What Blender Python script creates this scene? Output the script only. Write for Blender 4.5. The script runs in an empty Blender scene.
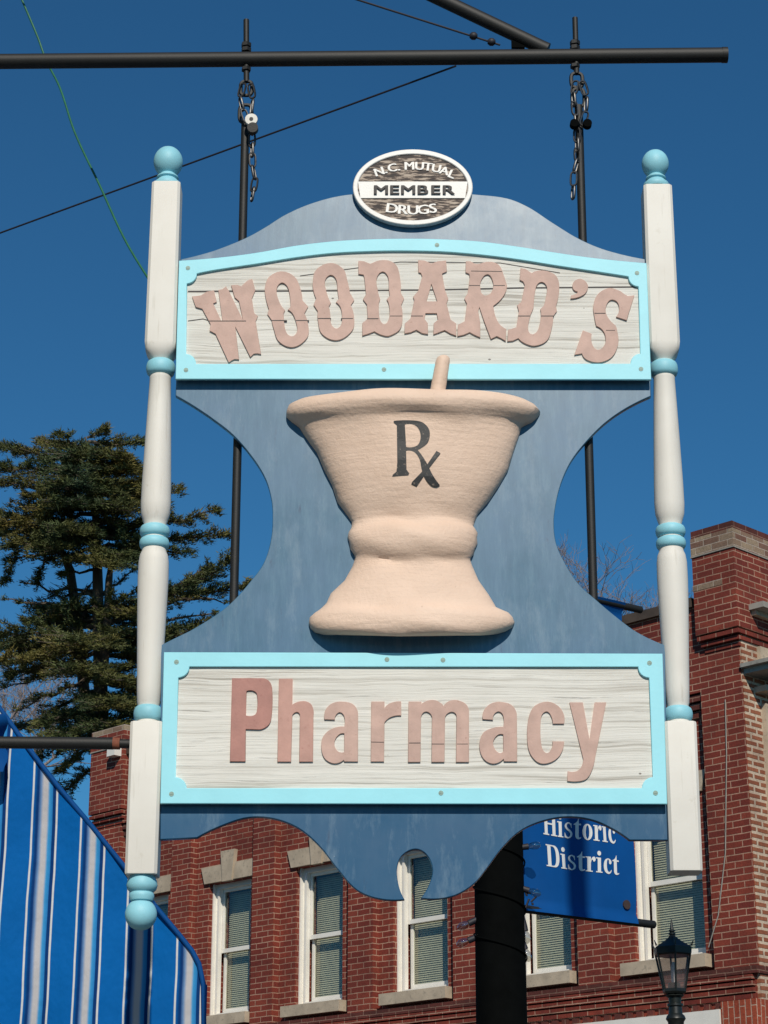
import bpy, bmesh, math, random
import numpy as np
from mathutils import Vector, Matrix
R = math.radians
random.seed(7); rng = np.random.default_rng(7)
scene = bpy.context.scene
COL = scene.collection

# ------------------------------------------------------------------ camera
F, PITCH = 2150.0, R(19.7)
CAM = Vector((0, 0, 1.6))
cd = bpy.data.cameras.new('camera'); cd.sensor_fit = 'VERTICAL'; cd.sensor_height = 24
cd.lens = F / 1024 * 24; cd.clip_end = 3000; cd.clip_start = 0.05
cam = bpy.data.objects.new('camera', cd); COL.objects.link(cam)
cam.location = CAM; cam.rotation_euler = (R(90) + PITCH, 0, 0)
scene.camera = cam

def ray(px, py):
    r = (px - 384) / F; u = (512 - py) / F
    return Vector((r, math.cos(PITCH) - u * math.sin(PITCH), math.sin(PITCH) + u * math.cos(PITCH)))
def at(px, py, Y):
    d = ray(px, py); return d * (Y / d.y) + CAM
def mpp(py, Y):                       # metres per pixel across, on the upright plane at distance Y
    return Y / ray(384, py).y / F

# ------------------------------------------------------------------ materials
def new_mat(name):
    m = bpy.data.materials.new(name); m.use_nodes = True
    nt = m.node_tree; b = nt.nodes['Principled BSDF']
    return m, nt, b
def N(nt, t, **kw):
    n = nt.nodes.new(t)
    for k, v in kw.items():
        if k in n.inputs.keys() if isinstance(k, str) else False: n.inputs[k].default_value = v
        else: setattr(n, k, v)
    return n
def L(nt, a, b): nt.links.new(a, b)
def coords(nt, scale=(1, 1, 1), rot=(0, 0, 0)):
    tc = N(nt, 'ShaderNodeTexCoord'); mp = N(nt, 'ShaderNodeMapping')
    mp.inputs['Scale'].default_value = scale; mp.inputs['Rotation'].default_value = rot
    L(nt, tc.outputs['Object'], mp.inputs['Vector']); return mp.outputs['Vector']
def noise(nt, vec, scale, detail=4, rough=.55):
    n = N(nt, 'ShaderNodeTexNoise'); n.inputs['Scale'].default_value = scale
    n.inputs['Detail'].default_value = detail; n.inputs['Roughness'].default_value = rough
    L(nt, vec, n.inputs['Vector']); return n.outputs['Fac']
def ramp(nt, fac, stops, interp='LINEAR'):
    r = N(nt, 'ShaderNodeValToRGB'); r.color_ramp.interpolation = interp
    e = r.color_ramp.elements
    while len(e) < len(stops): e.new(.5)
    for i, (p, c) in enumerate(stops):
        e[i].position = p; e[i].color = (c[0], c[1], c[2], 1) if not isinstance(c, float) else (c, c, c, 1)
    L(nt, fac, r.inputs['Fac']); return r.outputs['Color']
def mix(nt, fac, a, b, mode='MIX'):
    m = N(nt, 'ShaderNodeMix', data_type='RGBA', blend_type=mode)
    for s, v in ((m.inputs['Factor'], fac), (m.inputs[6], a), (m.inputs[7], b)):
        if hasattr(v, 'is_linked'): L(nt, v, s)
        elif isinstance(v, (int, float)): s.default_value = v
        else: s.default_value = (*v, 1)
    return m.outputs[2]
def math_n(nt, op, a, b=None):
    m = N(nt, 'ShaderNodeMath', operation=op)
    for s, v in zip(m.inputs, (a, b)):
        if v is None: continue
        if hasattr(v, 'is_linked'): L(nt, v, s)
        else: s.default_value = v
    return m.outputs[0]
def bump(nt, b, h, strength=.3, dist=.002):
    n = N(nt, 'ShaderNodeBump'); n.inputs['Strength'].default_value = strength; n.inputs['Distance'].default_value = dist
    L(nt, h, n.inputs['Height']); L(nt, n.outputs['Normal'], b.inputs['Normal'])

def paint(name, col, rough=.45, var=.12, scale=12, bumpd=.0008, dirt=None, spec=.5, dirt_lo=.62, dirt_hi=.75, stretch=(1, 1, 1), metallic=0):
    m, nt, b = new_mat(name); v = coords(nt, stretch)
    n1 = noise(nt, v, scale, 5); n2 = noise(nt, v, scale * 9, 3)
    dark = tuple(c * (1 - var) for c in col); lite = tuple(min(1, c * (1 + var * .7)) for c in col)
    c = ramp(nt, n1, [(.3, dark), (.7, lite)])
    if dirt:
        d = noise(nt, v, scale * 3.3, 8, .7)
        c = mix(nt, ramp(nt, d, [(dirt_lo, (0., 0., 0.)), (dirt_hi, (1., 1., 1.))]), c, dirt)
    L(nt, c, b.inputs['Base Color'])
    b.inputs['Roughness'].default_value = rough; b.inputs['Metallic'].default_value = metallic
    b.inputs['Specular IOR Level'].default_value = spec
    bump(nt, b, n2, .35, bumpd)
    return m

M = {}
M['trim'] = paint('light_blue_trim_paint', (.32, .74, .84), .5, .05, 9, .0006, dirt=(.20, .45, .50), dirt_lo=.70, dirt_hi=.80)
M['board_edge'] = paint('dark_blue_edge_paint', (.02, .07, .15), .5, .15, 12)
M['ring'] = paint('faded_aqua_paint', (.27, .60, .70), .55, .10, 14, .0008, dirt=(.10, .28, .32), dirt_lo=.66, dirt_hi=.78)
def mat_post():
    m, nt, b = new_mat('off_white_post_paint'); v = coords(nt); vs_ = coords(nt, (1, 1, .06))
    n1 = noise(nt, v, 6, 5); n2 = noise(nt, vs_, 70, 5, .65); n3 = noise(nt, v, 26, 8, .72); n4 = noise(nt, coords(nt, (1, 1, .35)), 38, 7, .7)
    c = ramp(nt, n1, [(.3, (.68, .655, .595)), (.7, (.745, .725, .67))])
    c = mix(nt, ramp(nt, n2, [(.30, (.45, .45, .45)), (.40, (0., 0., 0.))]), c, (.52, .49, .42))          # fine checks along the grain
    c = mix(nt, ramp(nt, n3, [(.63, (0., 0., 0.)), (.76, (.55, .55, .55))]), c, (.52, .48, .40))           # grime
    c = mix(nt, ramp(nt, n4, [(.70, (0., 0., 0.)), (.76, (.7, .7, .7))]), c, (.38, .34, .28))
    L(nt, c, b.inputs['Base Color']); b.inputs['Roughness'].default_value = .62
    bump(nt, b, n2, .25, .0015); return m
M['white'] = mat_post()
M['letter'] = paint('dusty_rose_letter_paint', (.53, .355, .295), .6, .15, 22, .001, dirt=(.36, .20, .16), dirt_lo=.6, dirt_hi=.75)
M['letter_red'] = paint('redder_letter_paint', (.42, .20, .165), .6, .15, 20, .001, dirt=(.32, .13, .11), dirt_lo=.58, dirt_hi=.75)
M['letter_mid'] = paint('rose_letter_paint', (.49, .275, .225), .6, .15, 20, .001, dirt=(.38, .17, .14), dirt_lo=.58, dirt_hi=.75)
M['black_metal'] = paint('black_pipe_paint', (.008, .0085, .008), .6, .3, 25, .001, dirt=(.04, .033, .026), dirt_lo=.64, dirt_hi=.78)
M['pole_black'] = paint('black_pole_paint', (.0025, .003, .003), .9, .3, 12, .001, spec=.05)
M['lamp_black'] = paint('lamp_black_green', (.010, .013, .011), .4, .3, 20, .0006)
M['chain'] = paint('grey_chain_steel', (.10, .10, .10), .4, .35, 60, .0006, metallic=.8)
M['washer'] = paint('white_rubber', (.7, .68, .62), .6, .1, 60)
M['grommet'] = paint('brown_grommet', (.05, .03, .025), .6, .2, 60)
M['rust'] = paint('rusty_coupling', (.20, .06, .03), .8, .35, 60, .001)
M['stone'] = paint('limestone', (.46, .375, .275), .85, .2, 6, .003, dirt=(.22, .19, .15), dirt_lo=.55, dirt_hi=.72)
M['stone_grey'] = paint('grey_painted_stone', (.30, .285, .25), .8, .2, 5, .002, dirt=(.12, .11, .1), dirt_lo=.55, dirt_hi=.75)
M['frame_white'] = paint('window_white', (.78, .75, .68), .5, .06, 6, .0006, dirt=(.5, .46, .4), dirt_lo=.66, dirt_hi=.8)
M['blind'] = paint('blind_pale_green', (.62, .615, .54), .6, .08, 10)
M['dark_room'] = paint('dark_room', (.012, .014, .016), .9, .1, 3)
M['banner'] = paint('banner_blue_vinyl', (.002, .066, .25), .6, .08, 6, .001, spec=.15)
M['banner_text'] = paint('banner_white', (.74, .74, .72), .6, .04, 8)
M['black_paint'] = paint('worn_black_paint', (.022, .022, .022), .5, .3, 34, .001, dirt=(.24, .19, .15), dirt_lo=.58, dirt_hi=.66)
M['plaque_white'] = paint('plaque_white', (.78, .77, .74), .45, .04, 20)
M['plaque_text'] = paint('plaque_black', (.03, .025, .025), .6, .2, 60)
M['wire_green'] = paint('green_wire', (.015, .14, .07), .5, .2, 30)
M['wire_dark'] = paint('dark_wire', (.012, .012, .02), .6, .2, 30)
M['screw'] = paint('painted_screw', (.26, .38, .33), .5, .2, 120)
M['bark'] = paint('cedar_bark', (.11, .085, .062), .95, .4, 5, .02, stretch=(1, 1, .3))
M['bark_bare'] = paint('bare_bark', (.22, .18, .17), .95, .3, 5, .01)
M['asphalt'] = paint('asphalt_ground', (.05, .05, .05), .9, .25, 3, .004)
M['concrete'] = paint('pavement_concrete', (.32, .31, .29), .9, .15, 3, .002)
M['roof'] = paint('tar_roof', (.06, .055, .05), .9, .2, 3, .003)
M['coping'] = paint('brown_coping_metal', (.075, .052, .036), .6, .3, 6, .001)
M['wall_cream'] = paint('storefront_render', (.5, .47, .42), .85, .1, 3, .002)

def mat_board():
    m, nt, b = new_mat('slate_blue_gloss_board'); v = coords(nt, (1, 1, .16))
    v2 = coords(nt)
    n1 = noise(nt, v, 42, 9, .75); n2 = noise(nt, v2, 5, 6, .65); n3 = noise(nt, v2, 60, 3); n4 = noise(nt, coords(nt, (1, 1, .3)), 15, 8, .72)
    c = ramp(nt, n1, [(.28, (.034, .110, .185)), (.5, (.052, .142, .228)), (.72, (.095, .200, .285))])
    c = mix(nt, ramp(nt, n2, [(.42, (0., 0., 0.)), (.72, (.6, .6, .6))]), c, (.042, .140, .27))
    # deeper blue at the foot of the board, fading out above a noisy height line
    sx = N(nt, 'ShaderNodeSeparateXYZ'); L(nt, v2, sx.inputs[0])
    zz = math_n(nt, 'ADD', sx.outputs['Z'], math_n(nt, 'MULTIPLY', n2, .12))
    foot_blue = ramp(nt, zz, [(.33, (.85, .85, .85)), (.42, (0., 0., 0.))])
    c = mix(nt, foot_blue, c, (.010, .078, .175))
    # pale runs and scuffs
    c = mix(nt, ramp(nt, n4, [(.52, (0., 0., 0.)), (.72, (.55, .55, .55))]), c, (.19, .28, .36))
    sp = noise(nt, v2, 48, 4, .65)
    c = mix(nt, ramp(nt, sp, [(.72, (0., 0., 0.)), (.75, (.8, .8, .8))]), c, (.48, .54, .60))
    st = noise(nt, coords(nt, (1, 1, .25)), 30, 7, .7)
    c = mix(nt, ramp(nt, st, [(.62, (0., 0., 0.)), (.72, (.7, .7, .7))]), c, (.03, .06, .12))
    L(nt, c, b.inputs['Base Color'])
    L(nt, ramp(nt, n2, [(.3, (.28, .28, .28)), (.7, (.42, .42, .42))]), b.inputs['Roughness'])
    bump(nt, b, math_n(nt, 'ADD', math_n(nt, 'MULTIPLY', n1, .8), math_n(nt, 'MULTIPLY', n3, .3)), .12, .001)
    return m
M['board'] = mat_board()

def mat_weathered(name, planks=(), z0=0, freq=1.0):
    m, nt, b = new_mat(name)
    v = coords(nt); w = coords(nt, (.5, 1, 40 * freq))
    warp = noise(nt, coords(nt, (1.3, 1, 4)), 2.0, 3)
    add = N(nt, 'ShaderNodeVectorMath', operation='MULTIPLY_ADD')
    cx = N(nt, 'ShaderNodeCombineXYZ'); L(nt, math_n(nt, 'MULTIPLY', warp, 1.3), cx.inputs['Z'])
    add2 = N(nt, 'ShaderNodeVectorMath', operation='ADD'); L(nt, w, add2.inputs[0]); L(nt, cx.outputs[0], add2.inputs[1])
    g = noise(nt, add2.outputs[0], 2.2, 7, .68)
    g2 = noise(nt, add2.outputs[0], 6.5, 5, .7)
    blot = noise(nt, coords(nt, (1, 1, 7)), 2.6, 6, .65)
    c = ramp(nt, g, [(.31, (.34, .315, .275)), (.40, (.54, .515, .46)), (.47, (.70, .685, .63)), (.70, (.775, .76, .705))])
    crack = ramp(nt, g2, [(.30, (1., 1., 1.)), (.36, (0., 0., 0.))])
    c = mix(nt, math_n(nt, 'MULTIPLY', crack, .7), c, (.20, .175, .15))
    c = mix(nt, ramp(nt, blot, [(.50, (0., 0., 0.)), (.72, (.6, .6, .6))]), c, (.53, .51, .46))
    vo = N(nt, 'ShaderNodeTexVoronoi'); vo.inputs['Scale'].default_value = 11; L(nt, coords(nt, (1, .01, 1.5)), vo.inputs['Vector'])
    c = mix(nt, ramp(nt, vo.outputs['Distance'], [(.035, (.8, .8, .8)), (.05, (0., 0., 0.))]), c, (.12, .10, .09))
    L(nt, c, b.inputs['Base Color']); b.inputs['Roughness'].default_value = .8
    h = math_n(nt, 'SUBTRACT', math_n(nt, 'ADD', g, math_n(nt, 'MULTIPLY', g2, .5)), math_n(nt, 'MULTIPLY', crack, .4))
    bump(nt, b, h, .65, .004)
    return m
M['wood'] = mat_weathered('weathered_white_wood')

def mat_mortar():
    m, nt, b = new_mat('peach_plaster'); v = coords(nt)
    n1 = noise(nt, v, 7, 5); n2 = noise(nt, v, 70, 6, .65); n3 = noise(nt, coords(nt, (1, 1, 9)), 9, 4)
    c = ramp(nt, n1, [(.3, (.69, .505, .385)), (.7, (.77, .58, .455))])
    pit = ramp(nt, n2, [(.26, (1., 1., 1.)), (.34, (0., 0., 0.))])
    c = mix(nt, math_n(nt, 'MULTIPLY', pit, .5), c, (.42, .29, .21))
    L(nt, c, b.inputs['Base Color']); b.inputs['Roughness'].default_value = .62
    h = math_n(nt, 'ADD', n2, math_n(nt, 'MULTIPLY', n3, .8)); bump(nt, b, h, .5, .0042)
    return m
M['plaster'] = mat_mortar()

def mat_peeled():
    m, nt, b = new_mat('peeling_black_plaque'); n = noise(nt, coords(nt, (5, 1, 26)), 4.5, 6, .65)
    c = ramp(nt, n, [(.44, (.035, .026, .024)), (.50, (.10, .07, .055)), (.56, (.42, .34, .27)), (.7, (.5, .42, .34))])
    L(nt, c, b.inputs['Base Color']); b.inputs['Roughness'].default_value = .7; bump(nt, b, n, .5, .003); return m
M['peeled'] = mat_peeled()

def mat_brick(name, c1, c2, mort, ms=.0065, bw=.205, rh=.0672, vertical=False):
    m, nt, b = new_mat(name)
    tc = N(nt, 'ShaderNodeTexCoord'); sx = N(nt, 'ShaderNodeSeparateXYZ'); L(nt, tc.outputs['Object'], sx.inputs[0])
    cx = N(nt, 'ShaderNodeCombineXYZ'); u = math_n(nt, 'ADD', sx.outputs['X'], sx.outputs['Y'])
    L(nt, u, cx.inputs['Y' if vertical else 'X']); L(nt, sx.outputs['Z'], cx.inputs['X' if vertical else 'Y'])
    jit = N(nt, 'ShaderNodeVectorMath', operation='MULTIPLY_ADD')
    nz = N(nt, 'ShaderNodeTexNoise'); nz.inputs['Scale'].default_value = 5; L(nt, cx.outputs[0], nz.inputs['Vector'])
    L(nt, nz.outputs['Color'], jit.inputs[0]); jit.inputs[1].default_value = (.012, .012, 0); L(nt, cx.outputs[0], jit.inputs[2])
    br = N(nt, 'ShaderNodeTexBrick'); L(nt, jit.outputs[0], br.inputs['Vector'])
    br.inputs['Scale'].default_value = 1; br.inputs['Mortar Size'].default_value = ms; br.inputs['Mortar Smooth'].default_value = .25
    br.inputs['Brick Width'].default_value = bw; br.inputs['Row Height'].default_value = rh
    br.inputs['Color1'].default_value = (*c1, 1); br.inputs['Color2'].default_value = (*c2, 1); br.inputs['Mortar'].default_value = (*mort, 1)
    br.inputs['Bias'].default_value = -.1
    v = coords(nt); n1 = noise(nt, v, 1.7, 6, .65); n2 = noise(nt, v, 45, 4)
    c = mix(nt, ramp(nt, n1, [(.35, (.55, .55, .55)), (.62, (0., 0., 0.))]), br.outputs['Color'], tuple(x * .42 for x in c1), 'MIX')
    c = mix(nt, .55, c, ramp(nt, n2, [(.3, (.55, .55, .55)), (.7, (1.25, 1.25, 1.25))]), 'MULTIPLY')
    # pale salt bloom in some patches
    n4 = noise(nt, v, 3.1, 8, .75)
    c = mix(nt, ramp(nt, n4, [(.66, (0., 0., 0.)), (.78, (.35, .35, .35))]), c, (.35, .22, .17))
    L(nt, c, b.inputs['Base Color']); b.inputs['Roughness'].default_value = .88
    h = math_n(nt, 'ADD', math_n(nt, 'MULTIPLY', br.outputs['Fac'], -1.0), math_n(nt, 'MULTIPLY', n2, .4)); bump(nt, b, h, .8, .008)
    return m
M['brick'] = mat_brick('old_red_brick', (.175, .023, .013), (.275, .046, .023), (.47, .27, .185))
M['brick_front'] = mat_brick('front_orange_brick', (.28, .085, .04), (.37, .13, .065), (.64, .52, .39), ms=.016)
M['brick_orange'] = mat_brick('orange_soldier_brick', (.34, .055, .022), (.40, .075, .03), (.55, .38, .28), vertical=True)
M['brick_dark'] = mat_brick('dark_corbel_brick', (.09, .020, .013), (.15, .03, .02), (.26, .14, .10))
M['brick_buff'] = mat_brick('buff_patch_brick', (.36, .27, .18), (.15, .05, .035), (.46, .37, .30))

def mat_awning(x0, period):
    m, nt, b = new_mat('striped_awning_canvas')
    tc = N(nt, 'ShaderNodeTexCoord'); sx = N(nt, 'ShaderNodeSeparateXYZ'); L(nt, tc.outputs['Object'], sx.inputs[0])
    wob = noise(nt, coords(nt, (1, 1, 1)), 3.0, 2)
    xx = math_n(nt, 'ADD', sx.outputs['X'], math_n(nt, 'MULTIPLY', wob, .012))
    fr = math_n(nt, 'FRACT', math_n(nt, 'DIVIDE', math_n(nt, 'SUBTRACT', xx, x0), period))
    blue = (.0005, .108, .38); deep = (.001, .035, .16); lb = (.04, .28, .58); wh = (.46, .46, .49); w2 = (.58, .60, .62)
    e = .008
    st = [(0.0, blue), (.225, blue), (.235, w2), (.262, w2), (.272, blue), (.33, deep), (.36, deep), (.41, (.12, .24, .46)), (.46, wh), (.54, wh), (.585, lb), (.65, (.02, .18, .48)), (.66, deep), (.715, deep),
          (.728, w2), (.755, w2), (.765, blue), (1.0, blue)]
    c = ramp(nt, fr, st)
    g = noise(nt, coords(nt), 4, 4)
    c = mix(nt, .35, c, ramp(nt, g, [(.3, (.72, .72, .72)), (.7, (1.1, 1.1, 1.1))]), 'MULTIPLY')
    L(nt, c, b.inputs['Base Color']); b.inputs['Roughness'].default_value = .75
    b.inputs['Specular IOR Level'].default_value = .08
    wv = noise(nt, coords(nt, (1.2, 1, .8)), 5, 4); bump(nt, b, wv, .7, .03)
    return m
def mat_leaf():
    m, nt, b = new_mat('cedar_needles'); v = coords(nt)
    n = noise(nt, v, .75, 3); n2 = noise(nt, v, 6, 2)
    c = ramp(nt, n, [(.26, (.034, .064, .038)), (.42, (.068, .090, .034)), (.56, (.125, .118, .034)), (.72, (.17, .135, .036))])
    c = mix(nt, .6, c, ramp(nt, n2, [(.3, (.6, .6, .6)), (.7, (1.3, 1.3, 1.3))]), 'MULTIPLY')
    L(nt, c, b.inputs['Base Color']); b.inputs['Roughness'].default_value = .6; b.inputs['Specular IOR Level'].default_value = .2
    return m
M['leaf'] = mat_leaf()
def mat_glass(name, tint, fac=.12):
    m, nt, b = new_mat(name)
    out = nt.nodes['Material Output']
    t = N(nt, 'ShaderNodeBsdfTransparent'); t.inputs[0].default_value = (*tint, 1)
    g = N(nt, 'ShaderNodeBsdfGlossy'); g.inputs['Roughness'].default_value = .03; g.inputs[0].default_value = (.9, .95, 1, 1)
    fr = N(nt, 'ShaderNodeFresnel'); fr.inputs['IOR'].default_value = 1.5
    ms = N(nt, 'ShaderNodeMixShader'); ge = N(nt, 'ShaderNodeNewGeometry'); L(nt, math_n(nt, 'MULTIPLY', math_n(nt, 'ADD', fr.outputs[0], fac), math_n(nt, 'SUBTRACT', 1.0, ge.outputs['Backfacing'])), ms.inputs[0])
    L(nt, t.outputs[0], ms.inputs[1]); L(nt, g.outputs[0], ms.inputs[2]); L(nt, ms.outputs[0], out.inputs['Surface'])
    return m
M['glass'] = mat_glass('window_glass', (.86, .87, .82), .035)
M['bulb'] = mat_glass('clear_bulb', (.75, .75, .72), .18)
def mat_milky():
    m, nt, b = new_mat('lamp_milky_glass'); out = nt.nodes['Material Output']
    t = N(nt, 'ShaderNodeBsdfTransparent'); t.inputs[0].default_value = (.9, .86, .84, 1); d = N(nt, 'ShaderNodeBsdfDiffuse'); d.inputs[0].default_value = (.34, .29, .28, 1)
    ms = N(nt, 'ShaderNodeMixShader'); n = noise(nt, coords(nt), 9, 3); L(nt, ramp(nt, n, [(.3, (.16, .16, .16)), (.7, (.26, .26, .26))]), ms.inputs[0])
    L(nt, t.outputs[0], ms.inputs[1]); L(nt, d.outputs[0], ms.inputs[2]); L(nt, ms.outputs[0], out.inputs['Surface']); return m
M['lamp_glass'] = mat_milky()

# ------------------------------------------------------------------ object helpers
def empty(name, loc, label, cat, group=None, rz=0):
    o = bpy.data.objects.new(name, None); COL.objects.link(o); o.location = loc; o.rotation_euler = (0, 0, rz)
    o.empty_display_size = .1
    o['label'] = label; o['category'] = cat
    if group: o['group'] = group
    return o
def root_of(o):
    while o.parent: o = o.parent
    return o
def link(name, me, mat, parent=None, smooth=None, label=None):
    """me is in world coordinates, unless its top-level thing is rotated: then in that thing's own coordinates."""
    if smooth is not None:
        me.polygons.foreach_set('use_smooth', [True] * len(me.polygons)); me.set_sharp_from_angle(angle=R(smooth))
    o = bpy.data.objects.new(name, me); COL.objects.link(o)
    if mat: me.materials.append(M[mat] if isinstance(mat, str) else mat)
    if parent:
        o.parent = parent; r = root_of(parent)
        if r.rotation_euler.z == 0:
            me.transform(Matrix.Translation(-Vector(r.location)))
    if label: o['label'] = label
    return o
def tag(o, label, cat, group=None):
    o['label'] = label; o['category'] = cat
    if group: o['group'] = group
    return o
def base(o):                                   # a single-mesh thing: origin at the foot of its geometry
    me = o.data; co = np.empty(len(me.vertices) * 3); me.vertices.foreach_get('co', co); co = co.reshape(-1, 3)
    c = Vector(((co[:, 0].min() + co[:, 0].max()) / 2, (co[:, 1].min() + co[:, 1].max()) / 2, co[:, 2].min()))
    me.transform(Matrix.Translation(-c)); o.location = c; return o

def mesh(name, v, f):
    me = bpy.data.meshes.new(name); me.from_pydata([tuple(p) for p in v], [], f); me.update(); return me
class MB:
    def __init__(s): s.v = []; s.f = []
    def add(s, v, f):
        n = len(s.v); s.v += [tuple(p) for p in v]; s.f += [tuple(i + n for i in q) for q in f]; return s
    def box(s, x0, x1, y0, y1, z0, z1):
        v = [(x0, y0, z0), (x1, y0, z0), (x1, y1, z0), (x0, y1, z0), (x0, y0, z1), (x1, y0, z1), (x1, y1, z1), (x0, y1, z1)]
        return s.add(v, [(0, 3, 2, 1), (4, 5, 6, 7), (0, 1, 5, 4), (1, 2, 6, 5), (2, 3, 7, 6), (3, 0, 4, 7)])
    def prism(s, pts, y0, y1):                 # pts (x,z) anticlockwise seen from +y... closed either way
        n = len(pts); v = [(x, y0, z) for x, z in pts] + [(x, y1, z) for x, z in pts]
        f = [tuple(range(n)), tuple(range(2 * n - 1, n - 1, -1))] + [(i, n + i, n + (i + 1) % n, (i + 1) % n) for i in range(n)]
        return s.add(v, f)
    def tube(s, pts, rad, seg=10, cap=True):
        pts = [Vector(p) for p in pts]; n = len(pts)
        rad = [rad] * n if isinstance(rad, (int, float)) else rad
        up = None; v = []; f = []
        for i, p in enumerate(pts):
            d = (pts[min(i + 1, n - 1)] - pts[max(i - 1, 0)]).normalized()
            if up is None: up = d.orthogonal().normalized()
            up = (up - d * up.dot(d)); up = up.normalized() if up.length > 1e-6 else d.orthogonal().normalized()
            w = d.cross(up)
            for k in range(seg):
                a = 2 * math.pi * k / seg; v.append(p + (up * math.cos(a) + w * math.sin(a)) * rad[i])
        for i in range(n - 1):
            for k in range(seg):
                k2 = (k + 1) % seg; f.append((i * seg + k, i * seg + k2, (i + 1) * seg + k2, (i + 1) * seg + k))
        if cap: f.append(tuple(range(seg - 1, -1, -1))); f.append(tuple((n - 1) * seg + k for k in range(seg)))
        return s.add(v, f)
    def ring(s, c, ax_u, ax_v, hu, hv, r, seg=24, tseg=6):   # stadium-like closed loop of wire
        c = Vector(c); u = Vector(ax_u).normalized(); w = Vector(ax_v).normalized(); nrm = u.cross(w); v = []; f = []
        for i in range(seg):
            a = 2 * math.pi * i / seg; ca, sa = math.cos(a), math.sin(a)
            e = .6
            p = c + u * (hu * math.copysign(abs(ca) ** e, ca)) + w * (hv * math.copysign(abs(sa) ** e, sa))
            d = (u * ca + w * sa).normalized()
            for k in range(tseg):
                b = 2 * math.pi * k / tseg; v.append(p + (d * math.cos(b) + nrm * math.sin(b)) * r)
        for i in range(seg):
            for k in range(tseg):
                i2 = (i + 1) % seg; k2 = (k + 1) % tseg; f.append((i * tseg + k, i2 * tseg + k, i2 * tseg + k2, i * tseg + k2))
        return s.add(v, f)
    def build(s, name, mat, parent=None, smooth=None, label=None):
        me = mesh(name, s.v, s.f)
        bm = bmesh.new(); bm.from_mesh(me); bmesh.ops.recalc_face_normals(bm, faces=bm.faces[:]); bm.to_mesh(me); bm.free()
        return link(name, me, mat, parent, smooth, label)

def smooth_loop(pts, sub=6):
    """pts: (x,y) corner or (x,y,1) smooth; closed loop -> dense points."""
    n = len(pts); out = []
    for i in range(n):
        p0, p1, p2, p3 = pts[i - 1], pts[i], pts[(i + 1) % n], pts[(i + 2) % n]
        s1 = len(p1) > 2; s2 = len(p2) > 2
        a, b = np.array(p1[:2], float), np.array(p2[:2], float)
        if not s1 and not s2: out.append(a); continue
        l = np.linalg.norm(b - a)
        def tan(pa, pb, pc):
            pa, pb, pc = (np.array(q[:2], float) for q in (pa, pb, pc))
            d = (pc - pa); return d / (np.linalg.norm(d) + 1e-9)
        t1 = tan(p0, p1, p2) if s1 else None; t2 = tan(p1, p2, p3) if s2 else None
        ch = (b - a) / (l + 1e-9)
        if t1 is None: t1 = 2 * ch * (ch @ t2) - t2; t1 = t1 if t1 @ ch > 0 else ch
        if t2 is None: t2 = 2 * ch * (ch @ t1) - t1; t2 = t2 if t2 @ ch > 0 else ch
        for k in range(sub):
            t = k / sub; h1 = 2 * t**3 - 3 * t**2 + 1; h2 = t**3 - 2 * t**2 + t; h3 = -2 * t**3 + 3 * t**2; h4 = t**3 - t**2
            out.append(h1 * a + h2 * l * t1 + h3 * b + h4 * l * t2)
    return [tuple(p) for p in out]

def curve_mesh(loops, thick, bevel=0.0):
    cu = bpy.data.curves.new('tmp', 'CURVE'); cu.dimensions = '2D'; cu.fill_mode = 'BOTH'
    cu.extrude = max(thick / 2 - bevel, 0); cu.bevel_depth = bevel; cu.bevel_resolution = 1; cu.offset = -bevel
    for lp in loops:
        sp = cu.splines.new('POLY'); sp.points.add(len(lp) - 1); sp.use_cyclic_u = True
        for q, (x, y) in zip(sp.points, lp): q.co = (x, y, 0, 1)
    ob = bpy.data.objects.new('tmp', cu); COL.objects.link(ob)
    dg = bpy.context.evaluated_depsgraph_get(); me = bpy.data.meshes.new_from_object(ob.evaluated_get(dg))
    bpy.data.objects.remove(ob); bpy.data.curves.remove(cu)
    bm = bmesh.new(); bm.from_mesh(me); bmesh.ops.remove_doubles(bm, verts=bm.verts[:], dist=1e-6); bm.to_mesh(me); bm.free()
    me.materials.clear(); return me
XZ = Matrix.Rotation(R(90), 4, 'X')
def cut(name, loops_px, yfront, thick, mat, parent, bevel=.0015, zoom=None, label=None, smooth=None, sub=6):
    """a flat piece cut to an outline; loops in pixels on the plane yfront (zoom=(scale,ox,oy))."""
    lw = []
    for lp in loops_px:
        if zoom: lp = [(q[0] / zoom[0] + zoom[1], q[1] / zoom[0] + zoom[2], *q[2:]) for q in lp]
        w = []
        for q in lp:
            P = at(q[0], q[1], yfront); w.append((P.x, P.z, *q[2:]))
        lw.append(smooth_loop(w, sub))
    me = curve_mesh(lw, thick, bevel)
    me.transform(Matrix.Translation((0, yfront + thick / 2, 0)) @ XZ)
    return link(name, me, mat, parent, smooth, label)

def lathe_post(name, rows, axis, Yc, mat, parent, seg=32, smooth=35, label=None, drop=0):
    """rows (y_px, half_px, squareness); axis(y_px)->x_px ; rings round the post's axis."""
    v = []; f = []
    for (yp, hp, sq) in rows:
        yp = yp + drop; P = at(axis(yp), yp, Yc); r = hp * mpp(yp, Yc)
        for k in range(seg):
            a = 2 * math.pi * (k + .5) / seg; ca, sa = math.cos(a), math.sin(a)
            m = max(abs(ca), abs(sa)); rr = r * ((1 - sq) + sq / m)
            rr = min(rr, r * 1.34)
            v.append((P.x + ca * rr, P.y + sa * rr, P.z))
    n = len(rows)
    for i in range(n - 1):
        for k in range(seg):
            k2 = (k + 1) % seg; f.append((i * seg + k2, i * seg + k, (i + 1) * seg + k, (i + 1) * seg + k2))
    f.append(tuple(range(seg))); f.append(tuple((n - 1) * seg + k for k in range(seg - 1, -1, -1)))
    return link(name, mesh(name, v, f), mat, parent, smooth, label)

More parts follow.
